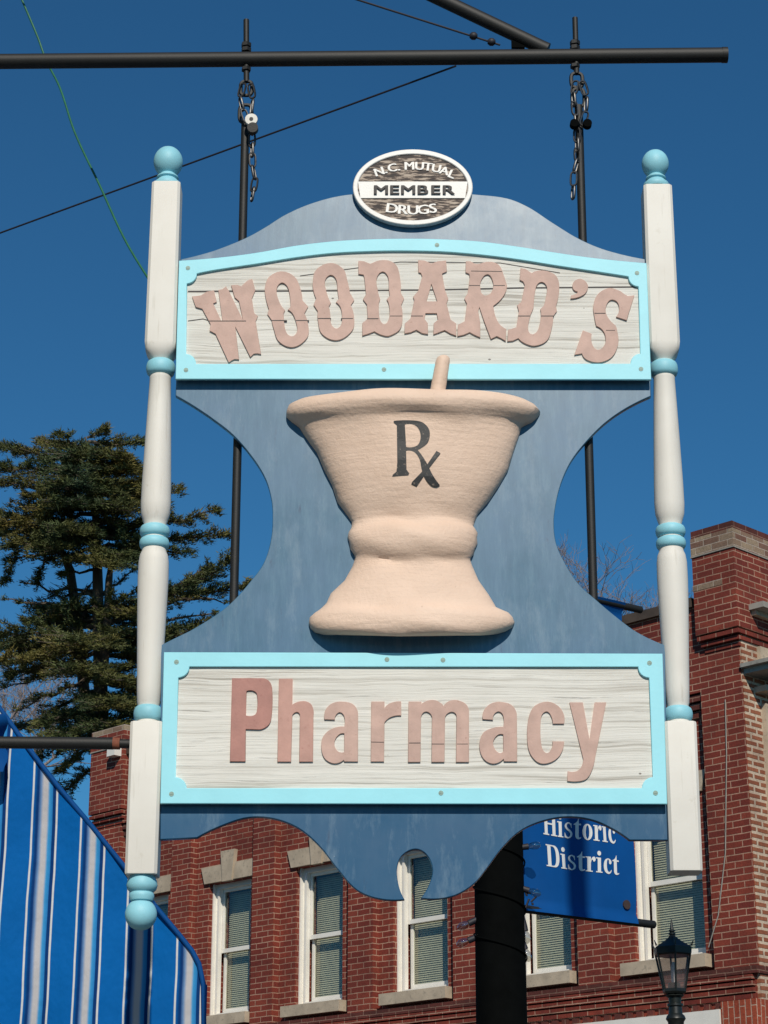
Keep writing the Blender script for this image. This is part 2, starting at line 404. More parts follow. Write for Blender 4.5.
# ------------------------------------------------------------------ world, sun
AZ, EL = R(6.3), R(37)
S = Vector((math.sin(AZ) * math.cos(EL), -math.cos(AZ) * math.cos(EL), math.sin(EL)))
w = bpy.data.worlds.new('World'); scene.world = w; w.use_nodes = True
nt = w.node_tree; bg = nt.nodes['Background']
sky = nt.nodes.new('ShaderNodeTexSky'); sky.sky_type = 'NISHITA'; sky.sun_disc = False
sky.sun_elevation = EL; sky.sun_rotation = R(180) - AZ; sky.altitude = 0; sky.air_density = 1.0; sky.dust_density = .1; sky.ozone_density = 3.0
tint = nt.nodes.new('ShaderNodeMix'); tint.data_type = 'RGBA'; tint.blend_type = 'MULTIPLY'; tint.inputs['Factor'].default_value = 1
tint.inputs[7].default_value = (.225, .60, .79, 1)      # the deep polarised blue of a dry winter sky
nt.links.new(sky.outputs[0], tint.inputs[6]); nt.links.new(tint.outputs[2], bg.inputs[0]); bg.inputs[1].default_value = .092
sd = bpy.data.lights.new('sun', 'SUN'); sd.energy = 3.75; sd.angle = R(.45); sd.color = (1, .92, .80)
so = bpy.data.objects.new('sun', sd); COL.objects.link(so); so.rotation_euler = S.to_track_quat('Z', 'Y').to_euler(); so.location = (0, -10, 20)
vs = scene.view_settings; vs.view_transform = 'Standard'; vs.look = 'None'; vs.gamma = 1; vs.exposure = 0; vs.use_curve_mapping = False

# ------------------------------------------------------------------ ground
def struct(o): o['kind'] = 'structure'; return o
struct(MB().box(-600, 600, -400, 900, -.5, 0).build('ground', 'asphalt'))
struct(MB().box(-2.6, -.9, -30, 60, -.05, .13).build('pavement', 'concrete'))
# pavement round the far corner building is laid out in that building's directions, just in front of it

# ------------------------------------------------------------------ THE HANGING SIGN
YB = 5.60
sign_base = at(400, 900, YB)
sign = empty('hanging_sign', (sign_base.x, YB, at(413, 925, YB).z),
             'large blue and white wooden hanging sign with a peach mortar relief between two turned posts', 'sign')
TOP = [(181, 259), (198, 255, 1), (215, 250, 1), (245, 238, 1), (265, 227, 1), (285, 214.5, 1), (310, 203.5, 1), (340, 195.5, 1), (375, 192.5, 1), (413, 191.5, 1), (450, 192, 1), (474, 194, 1), (507, 198, 1), (529, 207, 1),
       (552, 222, 1), (580, 239, 1), (607, 250, 1), (646, 259)]
RIGHT = [(651, 396), (625, 409, 1), (604.5, 423.5, 1), (587, 441, 1), (572, 460, 1), (562, 481, 1), (556, 504, 1), (554, 522, 1), (556, 542, 1), (563.5, 560, 1), (578, 583, 1), (597, 600.5, 1), (616, 616.5, 1), (637, 632, 1), (665, 645)]
BOT = [(668, 840), (629.6, 840), (615, 830, 1), (593, 820, 1), (567.6, 816.6, 1), (542, 821, 1), (520, 831, 1), (502, 848, 1), (487, 868, 1), (474.6, 883, 1), (458, 894, 1), (440, 898.6, 1), (421, 898),
       (429.7, 883, 1), (432.5, 868, 1), (426, 854, 1), (415, 849, 1), (402, 855.6, 1), (397, 868, 1), (398.7, 885.5, 1), (404.5, 899.5), (378.6, 898.6, 1), (357, 890, 1), (338.5, 870, 1), (320, 846.5, 1), (298.4, 828, 1), (273, 818.4, 1), (247, 817.5, 1), (218.7, 826.7, 1), (197, 837.6), (160, 839.5)]
LEFT = [(161, 645), (173, 639, 1), (193, 629, 1), (217, 614, 1), (233, 601, 1), (249, 583, 1), (263.6, 563, 1), (271, 539, 1), (272.6, 516, 1), (271, 498, 1), (265, 478, 1), (252, 457, 1), (233, 435, 1), (211, 417.7, 1), (192, 405, 1), (175.5, 395.5)]
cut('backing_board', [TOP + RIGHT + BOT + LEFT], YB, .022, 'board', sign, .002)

# --- the two lettered panels: field, frame, letters, screws
def notched(x0, y0, x1, y1, x2, y2, x3, y3, r, top=None):
    """inner frame outline (clockwise from top left) with quarter-round corner ears; corners given in pixels."""
    out = []
    def ear(cx, cy, a0, a1):
        for k in range(7):
            a = R(a0 + (a1 - a0) * k / 6); out.append((cx + r * math.cos(a), cy + r * math.sin(a)))
    ear(x0, y0, 90, 0)
    if top: out.extend(top)
    ear(x1, y1, 180, 90); ear(x2, y2, 270, 180); ear(x3, y3, 0, -90)
    return out
YF = YB - .029          # frame front
YW = YB - .021          # wood front
YL = YW - .0055          # letter fronts
def panel(label, outer, inner, field, screws):
    fld = cut('sign_panel', [field], YW, YB - YW - .0005, 'wood', sign, .0005, label=label)
    cut('panel_frame', [outer, inner], YF, .011, 'trim', fld, .002)
    cx_ = sum(q[0] for q in outer) / len(outer); cy_ = sum(q[1] for q in outer) / len(outer)
    cut('panel_backing', [[(q[0] + (1.2 if q[0] < 413 else -1.2), q[1] + (1.0 if q[1] < (outer[0][1] + outer[-1][1]) / 2 else -1.2), *q[2:]) for q in outer], inner], YF + .0112, YB - YF - .0122, 'board_edge', fld, .0005)
    for (x, y) in screws:
        P = at(x, y, YF); m = MB()
        m.tube([(P.x, YF + .004, P.z), (P.x, YF - .001, P.z)], .0065, 14)
        m.box(P.x - .0045, P.x + .0045, YF - .0016, YF - .0008, P.z - .0012, P.z + .0012)
        m.build('screw', 'screw', fld)
    return fld
t_out = [(179, 260.5), (218, 257.5, 1), (257, 252.5, 1), (296, 245.5, 1), (335, 241, 1), (374, 239, 1), (413, 238.5, 1), (439, 239, 1), (478, 241.2, 1), (517, 246.3, 1), (556, 252.5, 1), (595, 258, 1), (646.5, 263)]
t_in = [(218, 269.5, 1), (257, 263.8, 1), (296, 257.5, 1), (335, 253, 1), (374, 251.2, 1), (400, 250.8, 1), (439, 251.5, 1), (478, 254.5, 1), (517, 259.3, 1), (556, 265.5, 1), (595, 271.3, 1)]
outer1 = t_out + [(651.5, 379.5), (175.3, 379)]
inner1 = notched(187, 273.5, 638.3, 276.5, 640.5, 363.5, 186, 363.7, 10, t_in)
upper = panel('weathered white upper panel with an arched top and slab serif letters', outer1, inner1,
              [(182, 265), (257, 257), (335, 245), (413, 243), (478, 245), (556, 257), (643, 267), (648, 376), (179, 376)],
              [(188, 268), (437, 245), (637, 273), (641, 369), (186, 370), (436, 370.5), (384, 369.5)])
outer2 = [(164, 652), (662.5, 653.5), (667.5, 804), (160, 803.5)]
inner2 = notched(178.5, 666.5, 649, 666.7, 653, 788, 175.5, 788, 11)
lower = panel('weathered white lower panel with square top and plain round letters', outer2, inner2,
              [(168, 656), (659, 657), (663, 800), (164, 800)],
              [(176.5, 662), (649.5, 663), (655.5, 793), (171.5, 794), (441, 793), (443, 660), (387, 659.5)])
# plank joints and checks running across the two boards: thin dark slots sit in the wood as shallow grooves
def groove(pts, par, wpx=1.0, y=YW):
    m = MB()
    for (a, b) in zip(pts[:-1], pts[1:]):
        A, B = at(*a, y), at(*b, y); h = wpx * mpp(a[1], y) / 2
        m.add([(A.x, y - .0006, A.z - h), (B.x, y - .0006, B.z - h), (B.x, y - .0006, B.z + h), (A.x, y - .0006, A.z + h),
               (A.x, y + .004, A.z - h), (B.x, y + .004, B.z - h), (B.x, y + .004, B.z + h), (A.x, y + .004, A.z + h)],
              [(0, 1, 2, 3), (4, 7, 6, 5), (0, 4, 5, 1), (1, 5, 6, 2), (2, 6, 7, 3), (3, 7, 4, 0)])
    m.build('plank_joint', 'plaque_text', par)
groove([(188, 291.5), (300, 291), (430, 290), (520, 288), (637, 287)], upper, 1.6)
groove([(188, 321), (203, 319), (210, 321)], upper, 1.0)
groove([(300, 276), (400, 262), (500, 263), (560, 273)], upper, .9)

ZA = (6.4, 185, 260); Z7 = (5.908, 300, 240); Z8 = (5.908, 430, 240); ZS = (5.908, 560, 260)
UP = [
 (ZA, [[(45,232),(100,226),(140,202),(185,192),(203,268),(180,277),(232,388),(240,388),(213,190),(240,186),(262,168),(280,195),(372,385),(345,262),(318,238),(295,160),(335,158),(360,168),(400,130),(430,120),(450,192),(428,245),(442,338),(466,358),(452,392),(487,602),(462,598),(440,600),(418,622),(322,425),(346,636),(318,634),(300,642),(280,657),(195,472),(157,452),(163,410),(110,312),(68,300)]]),
 (ZA, [[(512,170,1),(540,105,1),(620,72,1),(700,105,1),(738,180,1),(752,258),(788,297),(764,340),(790,425,1),(780,500,1),(690,558,1),(600,520,1),(565,430,1),(555,385),(527,345),(537,315),(514,230,1)],
       [(640,320),(605,270,1),(586,190,1),(615,146,1),(652,165,1),(670,225,1),(674,300),(657,318),(690,345,1),(716,420,1),(714,465,1),(685,487,1),(652,468,1),(636,410,1),(632,338)]]),
 (Z7, [[(75,250,1),(95,175,1),(180,135,1),(255,170,1),(280,240,1),(295,310),(320,355),(300,385),(320,460,1),(308,535,1),(220,592,1),(130,555,1),(105,470,1),(105,420),(80,382),(95,345),(78,295,1)],
       [(182,372),(155,300,1),(148,240,1),(180,207,1),(212,230,1),(222,300,1),(228,348),(212,367),(240,400,1),(248,465,1),(240,505,1),(212,522,1),(185,495,1),(178,430,1),(170,392)]]),
 (Z7, [[(345,122),(380,125),(415,140),(450,125),(520,120,1),(570,150,1),(592,230,1),(595,310),(615,345),(598,385),(606,450,1),(592,525,1),(530,565,1),(490,563,1),(440,540),(400,555),(368,565),(368,490),(400,465),(395,380),(372,350),(390,320),(380,220),(375,205),(345,200)],
       [(474,348),(460,300,1),(453,230,1),(485,187,1),(519,215,1),(525,290,1),(530,330),(512,350),(526,385,1),(528,450,1),(512,490,1),(490,494,1),(470,460,1),(467,368)]]),
 (Z7, [[(698,118),(735,120),(775,138),(815,125),(863,120),(868,185),(840,198),(846,235),(858,300),(876,345),(866,375),(890,470),(923,492),(923,565),(888,552),(855,532),(818,547),(788,557),(790,492),(815,470),(808,432),(742,432),(735,465),(755,490),(757,556),(720,550),(688,530),(655,545),(617,552),(619,492),(652,465),(675,355),(668,335),(698,300),(722,215),(715,195),(700,190)],
       [(776,258),(812,362),(747,362)]]),
 (Z8, [[(212,125),(240,125),(265,140),(295,140),(360,128,1),(410,150,1),(440,220,1),(455,270),(435,330,1),(375,388),(400,480,1),(450,525),(448,597),(420,580),(395,568),(360,585),(320,480),(292,395),(285,420),(297,490),(297,575),(262,560),(235,545),(200,560),(162,568),(165,500),(205,480),(218,375),(203,345),(222,315),(235,220),(232,200),(210,190)],
       [(300,300,1),(302,240,1),(340,203,1),(370,240,1),(371,290,1),(348,322,1),(318,325,1)]]),
 (Z8, [[(535,165),(565,170),(600,195),(640,180,1),(700,185,1),(748,215,1),(764,280,1),(745,390),(750,420),(728,450),(720,520,1),(690,595,1),(620,625,1),(560,610,1),(522,580),(490,595),(457,598),(462,530),(510,515),(525,420),(515,385),(540,365),(560,265),(550,245),(530,235)],
       [(612,400),(622,300,1),(635,262,1),(662,248,1),(688,270,1),(690,310,1),(672,388),(652,408),(655,450,1),(642,520,1),(624,548,1),(600,556,1),(580,530,1),(590,460,1),(604,420)]]),
 (ZS, [[(115,110,1),(150,125,1),(166,160,1),(140,205,1),(62,228),(66,208),(98,198,1),(103,186),(76,168,1),(80,130,1)]]),
 (ZS, [[(440,208),(400,212),(372,195),(350,180,1),(290,165,1),(225,200,1),(197,270,1),(203,335,1),(215,390),(250,412,1),(268,450,1),(264,500,1),(225,530,1),(192,500,1),(188,435),(135,415),(85,560),(130,552),(160,590,1),(235,605,1),(310,570,1),(345,490,1),(337,410,1),(328,385),(285,340,1),(270,290,1),(295,238,1),(335,245,1),(350,290,1),(332,335),(395,356),(408,310)]]),
]
for z, lp in UP: cut('letter', lp, YL, .0075, 'letter', upper, .001, zoom=z)
ZB = (6.4, 220, 670); ZG = (6.4, 320, 660); ZH = (5.12, 470, 670)
LOW = [
 (ZB, 'letter_red', [[(77,52),(258,52),(312,68,1),(334,120,1),(330,300,1),(308,355,1),(250,381),(165,378),(163,585),(63,585)], [(170,135),(212,133,1),(236,155,1),(235,265,1),(215,290,1),(166,290)]]),
 (ZB, 'letter_mid', [[(377,55),(465,55),(463,222),(500,203,1),(550,200,1),(588,225,1),(598,290),(595,587),(507,587),(511,300),(505,275,1),(485,270,1),(463,290),(455,587),(367,587)]]),
 (ZG, 'letter', [[(28,380),(35,320,1),(75,278,1),(140,265,1),(215,285,1),(244,350),(243,650),(155,650),(152,640),(90,662,1),(30,630,1),(8,560,1),(20,490,1),(75,440,1),(155,425),(155,362,1),(130,335,1),(104,350,1),(95,382)], [(155,470),(125,475,1),(97,510,1),(95,555,1),(122,588,1),(155,588)]]),
 (ZG, 'letter', [[(328,265),(413,265),(413,308),(450,275,1),(520,264),(520,355),(455,365,1),(413,400),(410,650),(325,650)]]),
 (None, 'letter', [[(408.6,701.4),(421.5,701.4),(421.5,704),(427,700.6,1),(435,700,1),(441,703,1),(443.5,706),(449,701,1),(457,700,1),(466,704,1),(469,712),(469,762),(456,762),(456.5,716),(453,712,1),(447,714,1),(445,720),(444.5,762),(431.5,762),(432,717),(428,712,1),(423,713,1),(421,720),(420.5,762),(408,762)]]),
 (ZH, 'letter', [[(65,252),(72,205,1),(110,170,1),(160,163,1),(215,180,1),(240,230),(242,468),(174,468),(172,455),(120,480,1),(70,455,1),(48,390,1),(65,325,1),(110,298,1),(170,290),(170,235,1),(150,213,1),(125,225,1),(118,255)], [(170,330),(142,333,1),(120,365,1),(125,400,1),(150,424,1),(171,415)]]),
 (ZH, 'letter', [[(482,275),(478,220,1),(440,175,1),(385,162,1),(325,190,1),(297,260,1),(295,380,1),(315,440,1),(360,478,1),(420,470,1),(465,430,1),(482,365),(422,365),(418,400,1),(395,425,1),(372,405,1),(362,350,1),(362,260,1),(372,225,1),(395,213,1),(415,235,1),(424,275)]]),
 (ZH, 'letter', [[(510,165),(578,165),(612,355),(638,165),(698,165),(645,430,1),(630,500,1),(600,555,1),(560,570,1),(498,568),(500,517),(545,518,1),(570,495,1),(580,455)]]),
]
for z, mt, lp in LOW: cut('letter', lp, YL, .0075, mt, lower, .001, zoom=z)
# joint lines that run across the upper letters
groove([(209, 321), (246, 321)], upper, .8, YL); groove([(272, 320.5), (287, 320.5)], upper, .8, YL); groove([(296, 320.5), (309, 320.5)], upper, .8, YL)
groove([(318, 318.5), (331, 318.5)], upper, .9, YL); groove([(341, 318.5), (353, 318.5)], upper, .7, YL); groove([(367, 318.7), (378.5, 318.7)], upper, .9, YL)
groove([(390, 316), (402, 316)], upper, .6, YL); groove([(411, 316), (423, 316)], upper, .7, YL)
groove([(471, 271), (502, 271.5)], upper, .6, YL); groove([(469, 285.5), (480, 285.5)], upper, .6, YL); groove([(493.5, 285.5), (505, 285.5)], upper, .6, YL)
groove([(518, 316), (530, 316)], upper, .8, YL); groove([(541, 316), (554, 316)], upper, .8, YL); groove([(594.5, 313.3), (605.5, 313.3)], upper, .8, YL); groove([(606, 330.3), (615, 330.3)], upper, .5, YL)
groove([(371, 742), (384, 742.2)], lower, .6, YL); groove([(409, 743), (420.5, 743)], lower, .7, YL); groove([(432, 744), (444, 744)], lower, .6, YL); groove([(457, 744), (468, 744)], lower, .5, YL)

# --- turned posts
def post(axis, rows, beads, finials, label):
    YP = YB + .018
    p = lathe_post('turned_post', rows, axis, YP, 'white', sign, label=label, drop=4.5)
    for b in beads: lathe_post('bead', b, axis, YP, 'ring', p, smooth=50, drop=4.2)
    for b in finials: lathe_post('finial', b, axis, YP, 'ring', p, smooth=40, drop=2.2 if b[0][0] < 500 else 4.5)
    return p
def bead(y0, y1, h, inset=3):
    n = 8; return [(y0 + (y1 - y0) * k / n, h - inset + inset * math.sqrt(max(0, 1 - (2 * k / n - 1) ** 2)), 0) for k in range(n + 1)]
def ball(yc, r, a0=-90, a1=90, n=14): return [(yc + r * math.sin(R(a0 + (a1 - a0) * k / n)), max(.3, r * math.cos(R(a0 + (a1 - a0) * k / n))), 0) for k in range(n + 1)]
def body(top_hw, dx=0):
    t = top_hw
    return [(183 + dx, t - .3, .97), (184 + dx, t, .97), (342, t + 1.4, .97), (348, t + 1.2, .82), (353, t - .6, .35), (357.5, t - 4, 0), (372, t - 3.8, 0), (374, t - 3.4, 0), (375, t - 3.6, 0),
            (400, t - 2.6, 0), (440, t - 1, 0), (480, t + .4, 0), (500, t + .8, 0), (510, t + .2, 0), (516, t - 1.6, 0), (520, t - 3, 0), (547, t - 2, 0), (551, t - .2, 0), (558, t + .9, 0), (575, t + 1.2, 0), (600, t + .7, 0), (650, t - .9, 0), (685, t - 2, 0), (699, t - 2.6, 0), (701, t - 3.4, 0), (719, t - 2.5, 0),
            (719.4, t - .6, .6), (720, t + 1.2, .95), (721.5, t + 1.8, .97), (780, t + 1.9, .97), (870 - dx, t + 2.0, .97), (871.5 - dx, t + 1.7, .97)]
axl = lambda y: 168.3 + (141.2 - 168.3) * (y - 160) / (907 - 160)
axr = lambda y: 655.0 + (684.6 - 655.0) * (y - 160) / (870 - 160)
fin_top = lambda c, r: ball(c, r, -90, 58) + [(c + r * .95, r * .58, 0), (c + r * 1.02, r * .72, 0), (c + r * 1.12, r * .76, 0), (c + r * 1.2, r * .62, 0), (c + r * 1.32, r * .72, 0), (c + r * 1.5, r * .93, 0), (c + r * 1.70, r * .96, 0), (c + r * 1.82, r * .9, 0)]
dbl = [bead(521.5, 533.5, 15, 4), bead(533.8, 545.5, 15, 4)]
post(axl, body(14.2), [bead(357, 372, 14.6, 4)] + dbl + [bead(702, 718, 14.6, 4)],
     [fin_top(160, 14.6),
      [(871, 12, 0), (876, 14.6, 0), (881, 15.6, 0), (885, 14.6, 0), (887, 12.5, 0), (888, 11.4, 0), (889, 12.2, 0), (892, 12.8, 0), (896, 11.6, 0), (897, 9.5, 0)] + ball(910, 16, -55, 90, 12)],
     'left post with ball finials at its top and bottom')
post(axr, body(14.2, 3), [bead(358, 373, 14.2, 4)] + dbl + [bead(703, 718, 14.6, 4)], [fin_top(162, 13.5)],
     'right post with a ball finial at the top and a plain square foot')

# --- mortar relief, pestle, painted emblem
MR = [  # y at the board, half width, centre, droop px, depth factor
 (402.5, 112, 412.7, 0, .33), (404, 117, 412.7, 0, .35), (408, 123.5, 412.7, 0, .37), (413, 126, 412.7, 0, .38), (418, 125.5, 412.7, 0, .38), (423, 121, 411.5, 0, .37), (426, 115.5, 410.8, 0, .35), (428.5, 111.5, 410.8, 1, .34), (436, 107, 411.2, 1, .345),
 (452, 98.8, 415.5, 2, .36), (470, 91.5, 415.5, 2, .38), (486, 84.5, 415.5, 2, .39), (502, 75, 413.8, 2, .39), (514, 66.5, 413, 1, .39), (522, 61.5, 412.9, 0, .38), (526, 60.5, 412.9, 0, .38), (529, 61.5, 412.9, 1, .41), (533, 63.5, 412.9, 2, .455), (538, 64.6, 412.9, 3, .48), (544, 64.8, 412.9, 5, .485), (550, 63.0, 413, 7, .465), (555, 59.5, 413.2, 8, .42),
 (558, 57.3, 413.2, 8, .385), (561, 57.3, 413, 8, .38), (566, 59.5, 411.7, 7, .38), (580, 67.5, 411, 6, .37), (594, 78, 410, 5, .355), (604, 84.5, 410, 5, .345), (608, 87.5, 410, 5, .35), (611, 92, 410.5, 5, .355), (614, 97, 410.8, 5, .36), (618, 100.5, 411.3, 6, .36), (623, 102.3, 411.7, 8, .36), (628, 100.8, 411.3, 9, .36), (632, 95.5, 411, 10, .35), (634, 88, 411, 10, .33)]
NS = 56; PXM = mpp(520, YB)
vv = []; ff = []
for (yp, hw, cx, dr, df) in MR:
    for k in range(NS + 1):
        a = math.pi * k / NS; ca, sa = math.cos(a), math.sin(a)
        jw = hw + .9 * math.sin(yp * .21 + 3 * ca) + .7 * math.sin(yp * .53 + 1.3 + 5 * ca)      # hand-trowelled, never quite true
        P = at(cx - jw * ca, yp + .8 * math.sin(ca * 7 + yp * .1), YB); wob = .0022 * math.sin(yp * .37 + ca * 6) * sa
        vv.append((P.x, YB - df * hw * PXM * sa ** .9 + .001 + wob, P.z - dr * PXM * sa))
nr = len(MR)
for i in range(nr - 1):
    for k in range(NS): ff.append((i * (NS + 1) + k, (i + 1) * (NS + 1) + k, (i + 1) * (NS + 1) + k + 1, i * (NS + 1) + k + 1))
ff.append(tuple(range(NS + 1))); ff.append(tuple((nr - 1) * (NS + 1) + k for k in range(NS, -1, -1)))
vv = [tuple(p) for p in vv]
for i in range(nr - 1): ff.append((i * (NS + 1), i * (NS + 1) + NS, (i + 1) * (NS + 1) + NS, (i + 1) * (NS + 1)))
mo = link('mortar_relief', mesh('mortar_relief', vv, ff), 'plaster', sign, 50)
YPS = YB - .075
lathe_post('pestle', [(356, 2, 0), (356.6, 4.5, 0), (358.5, 6.6, 0), (362, 7.2, 0), (380, 7.6, 0), (402, 8, 0)], lambda y: 443.5 - (y - 357) * .17, YPS, 'plaster', mo, 20, 50)
def mortar_y(x, z):            # front of the bowl at world x, z (upper bowl only)
    best = None
    for (y0, h0, c0, d0, k0), (y1, h1, c1, d1, k1) in zip(MR[:-1], MR[1:]):
        def row(t):
            yp = y0 + (y1 - y0) * t; hw = h0 + (h1 - h0) * t; cx = c0 + (c1 - c0) * t; P = at(cx, yp, YB)
            q = (x - P.x) / (hw * PXM); s = math.sqrt(max(0, 1 - q * q)); return P.z - (d0 + (d1 - d0) * t) * PXM * s, YB - (k0 + (k1 - k0) * t) * hw * PXM * s ** .9
        za, ya = row(0); zb, yb = row(1)
        if za >= z >= zb and za > zb:
            t = (za - z) / (za - zb); best = ya + (yb - ya) * t; break
    return best if best else YB - .1
ZR = (10.24, 380, 400)
RX = [([(140,215),(360,212,1),(450,240,1),(508,320,1),(492,430,1),(420,495,1),(385,512),(430,570,1),(480,650,1),(540,770,1),(612,872),(588,886),(520,870,1),(455,790,1),(425,700,1),(405,610,1),(350,535,1),(268,524),(272,715),(300,752),(290,775),(125,787),(130,767),(168,735),(177,640),(172,265),(140,237)],
       [(255,255),(350,256,1),(403,310,1),(414,400,1),(375,470,1),(268,482)]), ([(578,523),(618,545),(508,690),(375,888),(320,865),(328,842),(440,725)],)]
bmx = bmesh.new(); Ymid = 5.485
for i, lps in enumerate(RX):
    lw = []
    for lp in lps:
        w2 = []
        for q in lp: P = at(q[0] / ZR[0] + ZR[1], q[1] / ZR[0] + ZR[2], Ymid); w2.append((P.x, P.z, *q[2:]))
        lw.append(smooth_loop(w2))
    me = curve_mesh(lw, .001); me.transform(XZ)
    b2 = bmesh.new(); b2.from_mesh(me); bmesh.ops.triangulate(b2, faces=b2.faces[:])
    for _ in range(3): bmesh.ops.subdivide_edges(b2, edges=[e for e in b2.edges if e.calc_length() > .006], cuts=1)
    bmesh.ops.triangulate(b2, faces=b2.faces[:])
    for v in b2.verts:
        front = v.co.y < 0
        d = Vector((v.co.x, Ymid, v.co.z)) - CAM; y = Ymid
        for _ in range(8): P = CAM + d * ((y - CAM.y) / d.y); y = mortar_y(P.x, P.z)
        v.co = (P.x, mortar_y(P.x, P.z) - (.0014 + .0005 * i if front else -.002), P.z)
    b2.to_mesh(me); b2.free(); bmx.from_mesh(me)
me = bpy.data.meshes.new('emblem'); bmx.to_mesh(me); bmx.free()
link('emblem', me, 'black_paint', mo, label='worn black prescription mark')

# --- oval plaque
def oval(cx, cy, a, b, n=64, f=None): return [(cx + a * math.cos(2 * math.pi * k / n), cy + b * math.sin(2 * math.pi * k / n)) for k in range(n)]
YO = YB - .017
pl = cut('oval_plaque', [oval(412.8, 187, 58, 36)], YO, .0165, 'peeled', sign, .0005, label='oval plaque of peeling black paint with white lettering')
cut('rim', [oval(412.8, 187, 60, 38), oval(412.8, 187, 55, 33)], YO - .004, .020, 'plaque_white', pl, .003)
def bandpts():
    o = []
    for y0, y1 in ((181.5, 181.5), (198, 198)): pass
    k = lambda y: 55.5 * math.sqrt(1 - ((y - 187) / 33.5) ** 2)
    return [(412.8 - k(181.5), 181.5), (412.8 + k(181.5), 181.5), (412.8 + k(198), 198), (412.8 - k(198), 198)]
cut('band', [bandpts()], YO - .003, .004, 'plaque_white', pl, .0003)
def glyph(ch, size, bold=.0, xs=1.0):
    cu = bpy.data.curves.new('t', 'FONT'); cu.body = ch; cu.size = size; cu.align_x = 'CENTER'; cu.extrude = .0015; cu.offset = bold; cu.resolution_u = 3
    ob = bpy.data.objects.new('t', cu); COL.objects.link(ob); dg = bpy.context.evaluated_depsgraph_get()
    me = bpy.data.meshes.new_from_object(ob.evaluated_get(dg)); bpy.data.objects.remove(ob); bpy.data.curves.remove(cu)
    me.transform(Matrix.Diagonal((xs, 1, 1, 1))); me.materials.clear(); return me
def lettering(items, yf, mat, par):
    """items: (char, px, py of baseline centre, angle, cap height px, x stretch, bold)"""
    bm = bmesh.new()
    for ch, x, y, ang, h, xs, bo in items:
        P = at(x, y, yf)
        for q, dx in enumerate((-.0014, -.0005, .0005, .0014)):
            me = glyph(ch, h * mpp(y, yf) / .70, bo, xs)
            me.transform(Matrix.Translation((P.x + dx, yf - .0002 * q, P.z)) @ XZ @ Matrix.Rotation(R(ang), 4, 'Z')); bm.from_mesh(me)
    me = bpy.data.meshes.new('lettering'); bm.to_mesh(me); bm.free()
    return link('lettering', me, mat, par)
lettering([(c, x, 194.0, 0, 9.8, 1.5, .0) for c, x in zip('MEMBER', (381, 394.3, 408.2, 422.4, 435.4, 448))], YO - .006, 'plaque_text', pl)
# top line follows the oval
arc = lambda x, cy, a, b, s: cy - s * b * math.sqrt(max(0, 1 - ((x - 412.8) / a) ** 2))
def slope(x, a, b, s): q = (x - 412.8) / a; return math.degrees(math.atan(-s * (b / a) * q / math.sqrt(1 - q * q)))
lettering([(c, x, arc(x, 187, 44, 17.2, 1), slope(x, 52, 22, 1), 8.8, 1.1, 0) for c, x in zip('N.C.MUTUAL', (380.5, 386.5, 393, 399.2, 409.5, 419.3, 427.5, 435.5, 443.2, 450.0))], YO - .0005, 'plaque_white', pl)
lettering([(c, x, 214.6 - ((x - 412.5) / 26) ** 2 * 2.6, (x - 412.5) * .42, 10.2, 1.2, 0) for c, x in zip('DRUGS', (391.2, 402.2, 413.0, 423.6, 433.6))], YO - .0005, 'plaque_white', pl)

# --- hanger rods bolted behind the board, with eyes at the top
YR = YB + .035
def rod(a, b, label):
    m = MB(); A, B = at(*a, YR), at(*b, YR); r = 4.3 * mpp(300, YR)
    m.tube([A, A + (B - A) * .35, A + (B - A) * .7, B], r, 12)
    d = (A - B).normalized(); m.ring(A + d * .028, (1, 0, 0), d, .018, .03, .006)
    for t in (.27, .42, .9): q = A + (B - A) * t; m.tube([q + Vector((0, .012, 0)), q - Vector((0, .010, 0))], .005, 8)
    m.build('hanger_rod', 'black_metal', sign, 40, label)
rod((245.4, 122), (233.2, 625), 'left hanger rod'); rod((578.6, 106), (594.2, 625), 'right hanger rod')

# ------------------------------------------------------------------ overhead bracket, chains, wires
XW = -2.35           # face of the shop wall that carries the bracket
YPI = YB + .035
def to_wall(p, q):   # extend p->q to the wall
    d = q - p; return p + d * ((XW - p.x) / d.x)
pe = at(726, 55, YPI); pa = at(0, 61.5, YPI); pw = to_wall(pe, pa)
br = empty('bracket_arm', pw, 'long black iron bracket pipe reaching over the sign, braced by a slanting pipe', 'bracket')
rp = 7.6 * mpp(58, YPI)
m = MB().tube([pw, pa, (pa + pe) / 2, pe], rp, 20); m.build('arm', 'black_metal', br, 40)
MB().tube([pe - (pe - pa).normalized() * .012, pe + (pe - pa).normalized() * .004], rp * 1.06, 20).build('end_cap', 'black_metal', br, 40)
ba = at(541, 47, YPI); bb = at(440, -1, YPI); bw = to_wall(ba, bb)
MB().tube([ba + Vector((.02, 0, -.01)), ba, bb, bw], 7.0 * mpp(20, YPI), 16).build('brace', 'black_metal', br, 40)
m = MB(); g0 = at(508, 41, YPI); m.box(g0.x + .01, g0.x + .05, YPI - .005, YPI + .005, g0.z - .025, g0.z + .002); m.build('gusset', 'pole_black', br)
for (x0, yt, yb) in ((246.3, 20, 82), (575, 18, 74)):
    A, B = at(x0, yt, YPI), at(x0 + (.2 if x0 < 400 else 1.6), yb, YPI); r = 2.9 * mpp(50, YPI); m = MB(); m.tube([A, B], r, 10)
    m.ring(B - Vector((0, 0, .022)), (1, 0, 0), (0, 0, 1), .017, .024, .006)
    for yy in (yt + 27, yt + 32): q = at(x0, yy, YPI); m.tube([q, q + Vector((0, 0, .012))], .0155, 6)
    q = at(x0, 68 if x0 < 400 else 65, YPI); m.tube([q - Vector((0, 0, .01)), q], .0145, 6)
    m.build('eye_bolt', 'black_metal', br, 40)
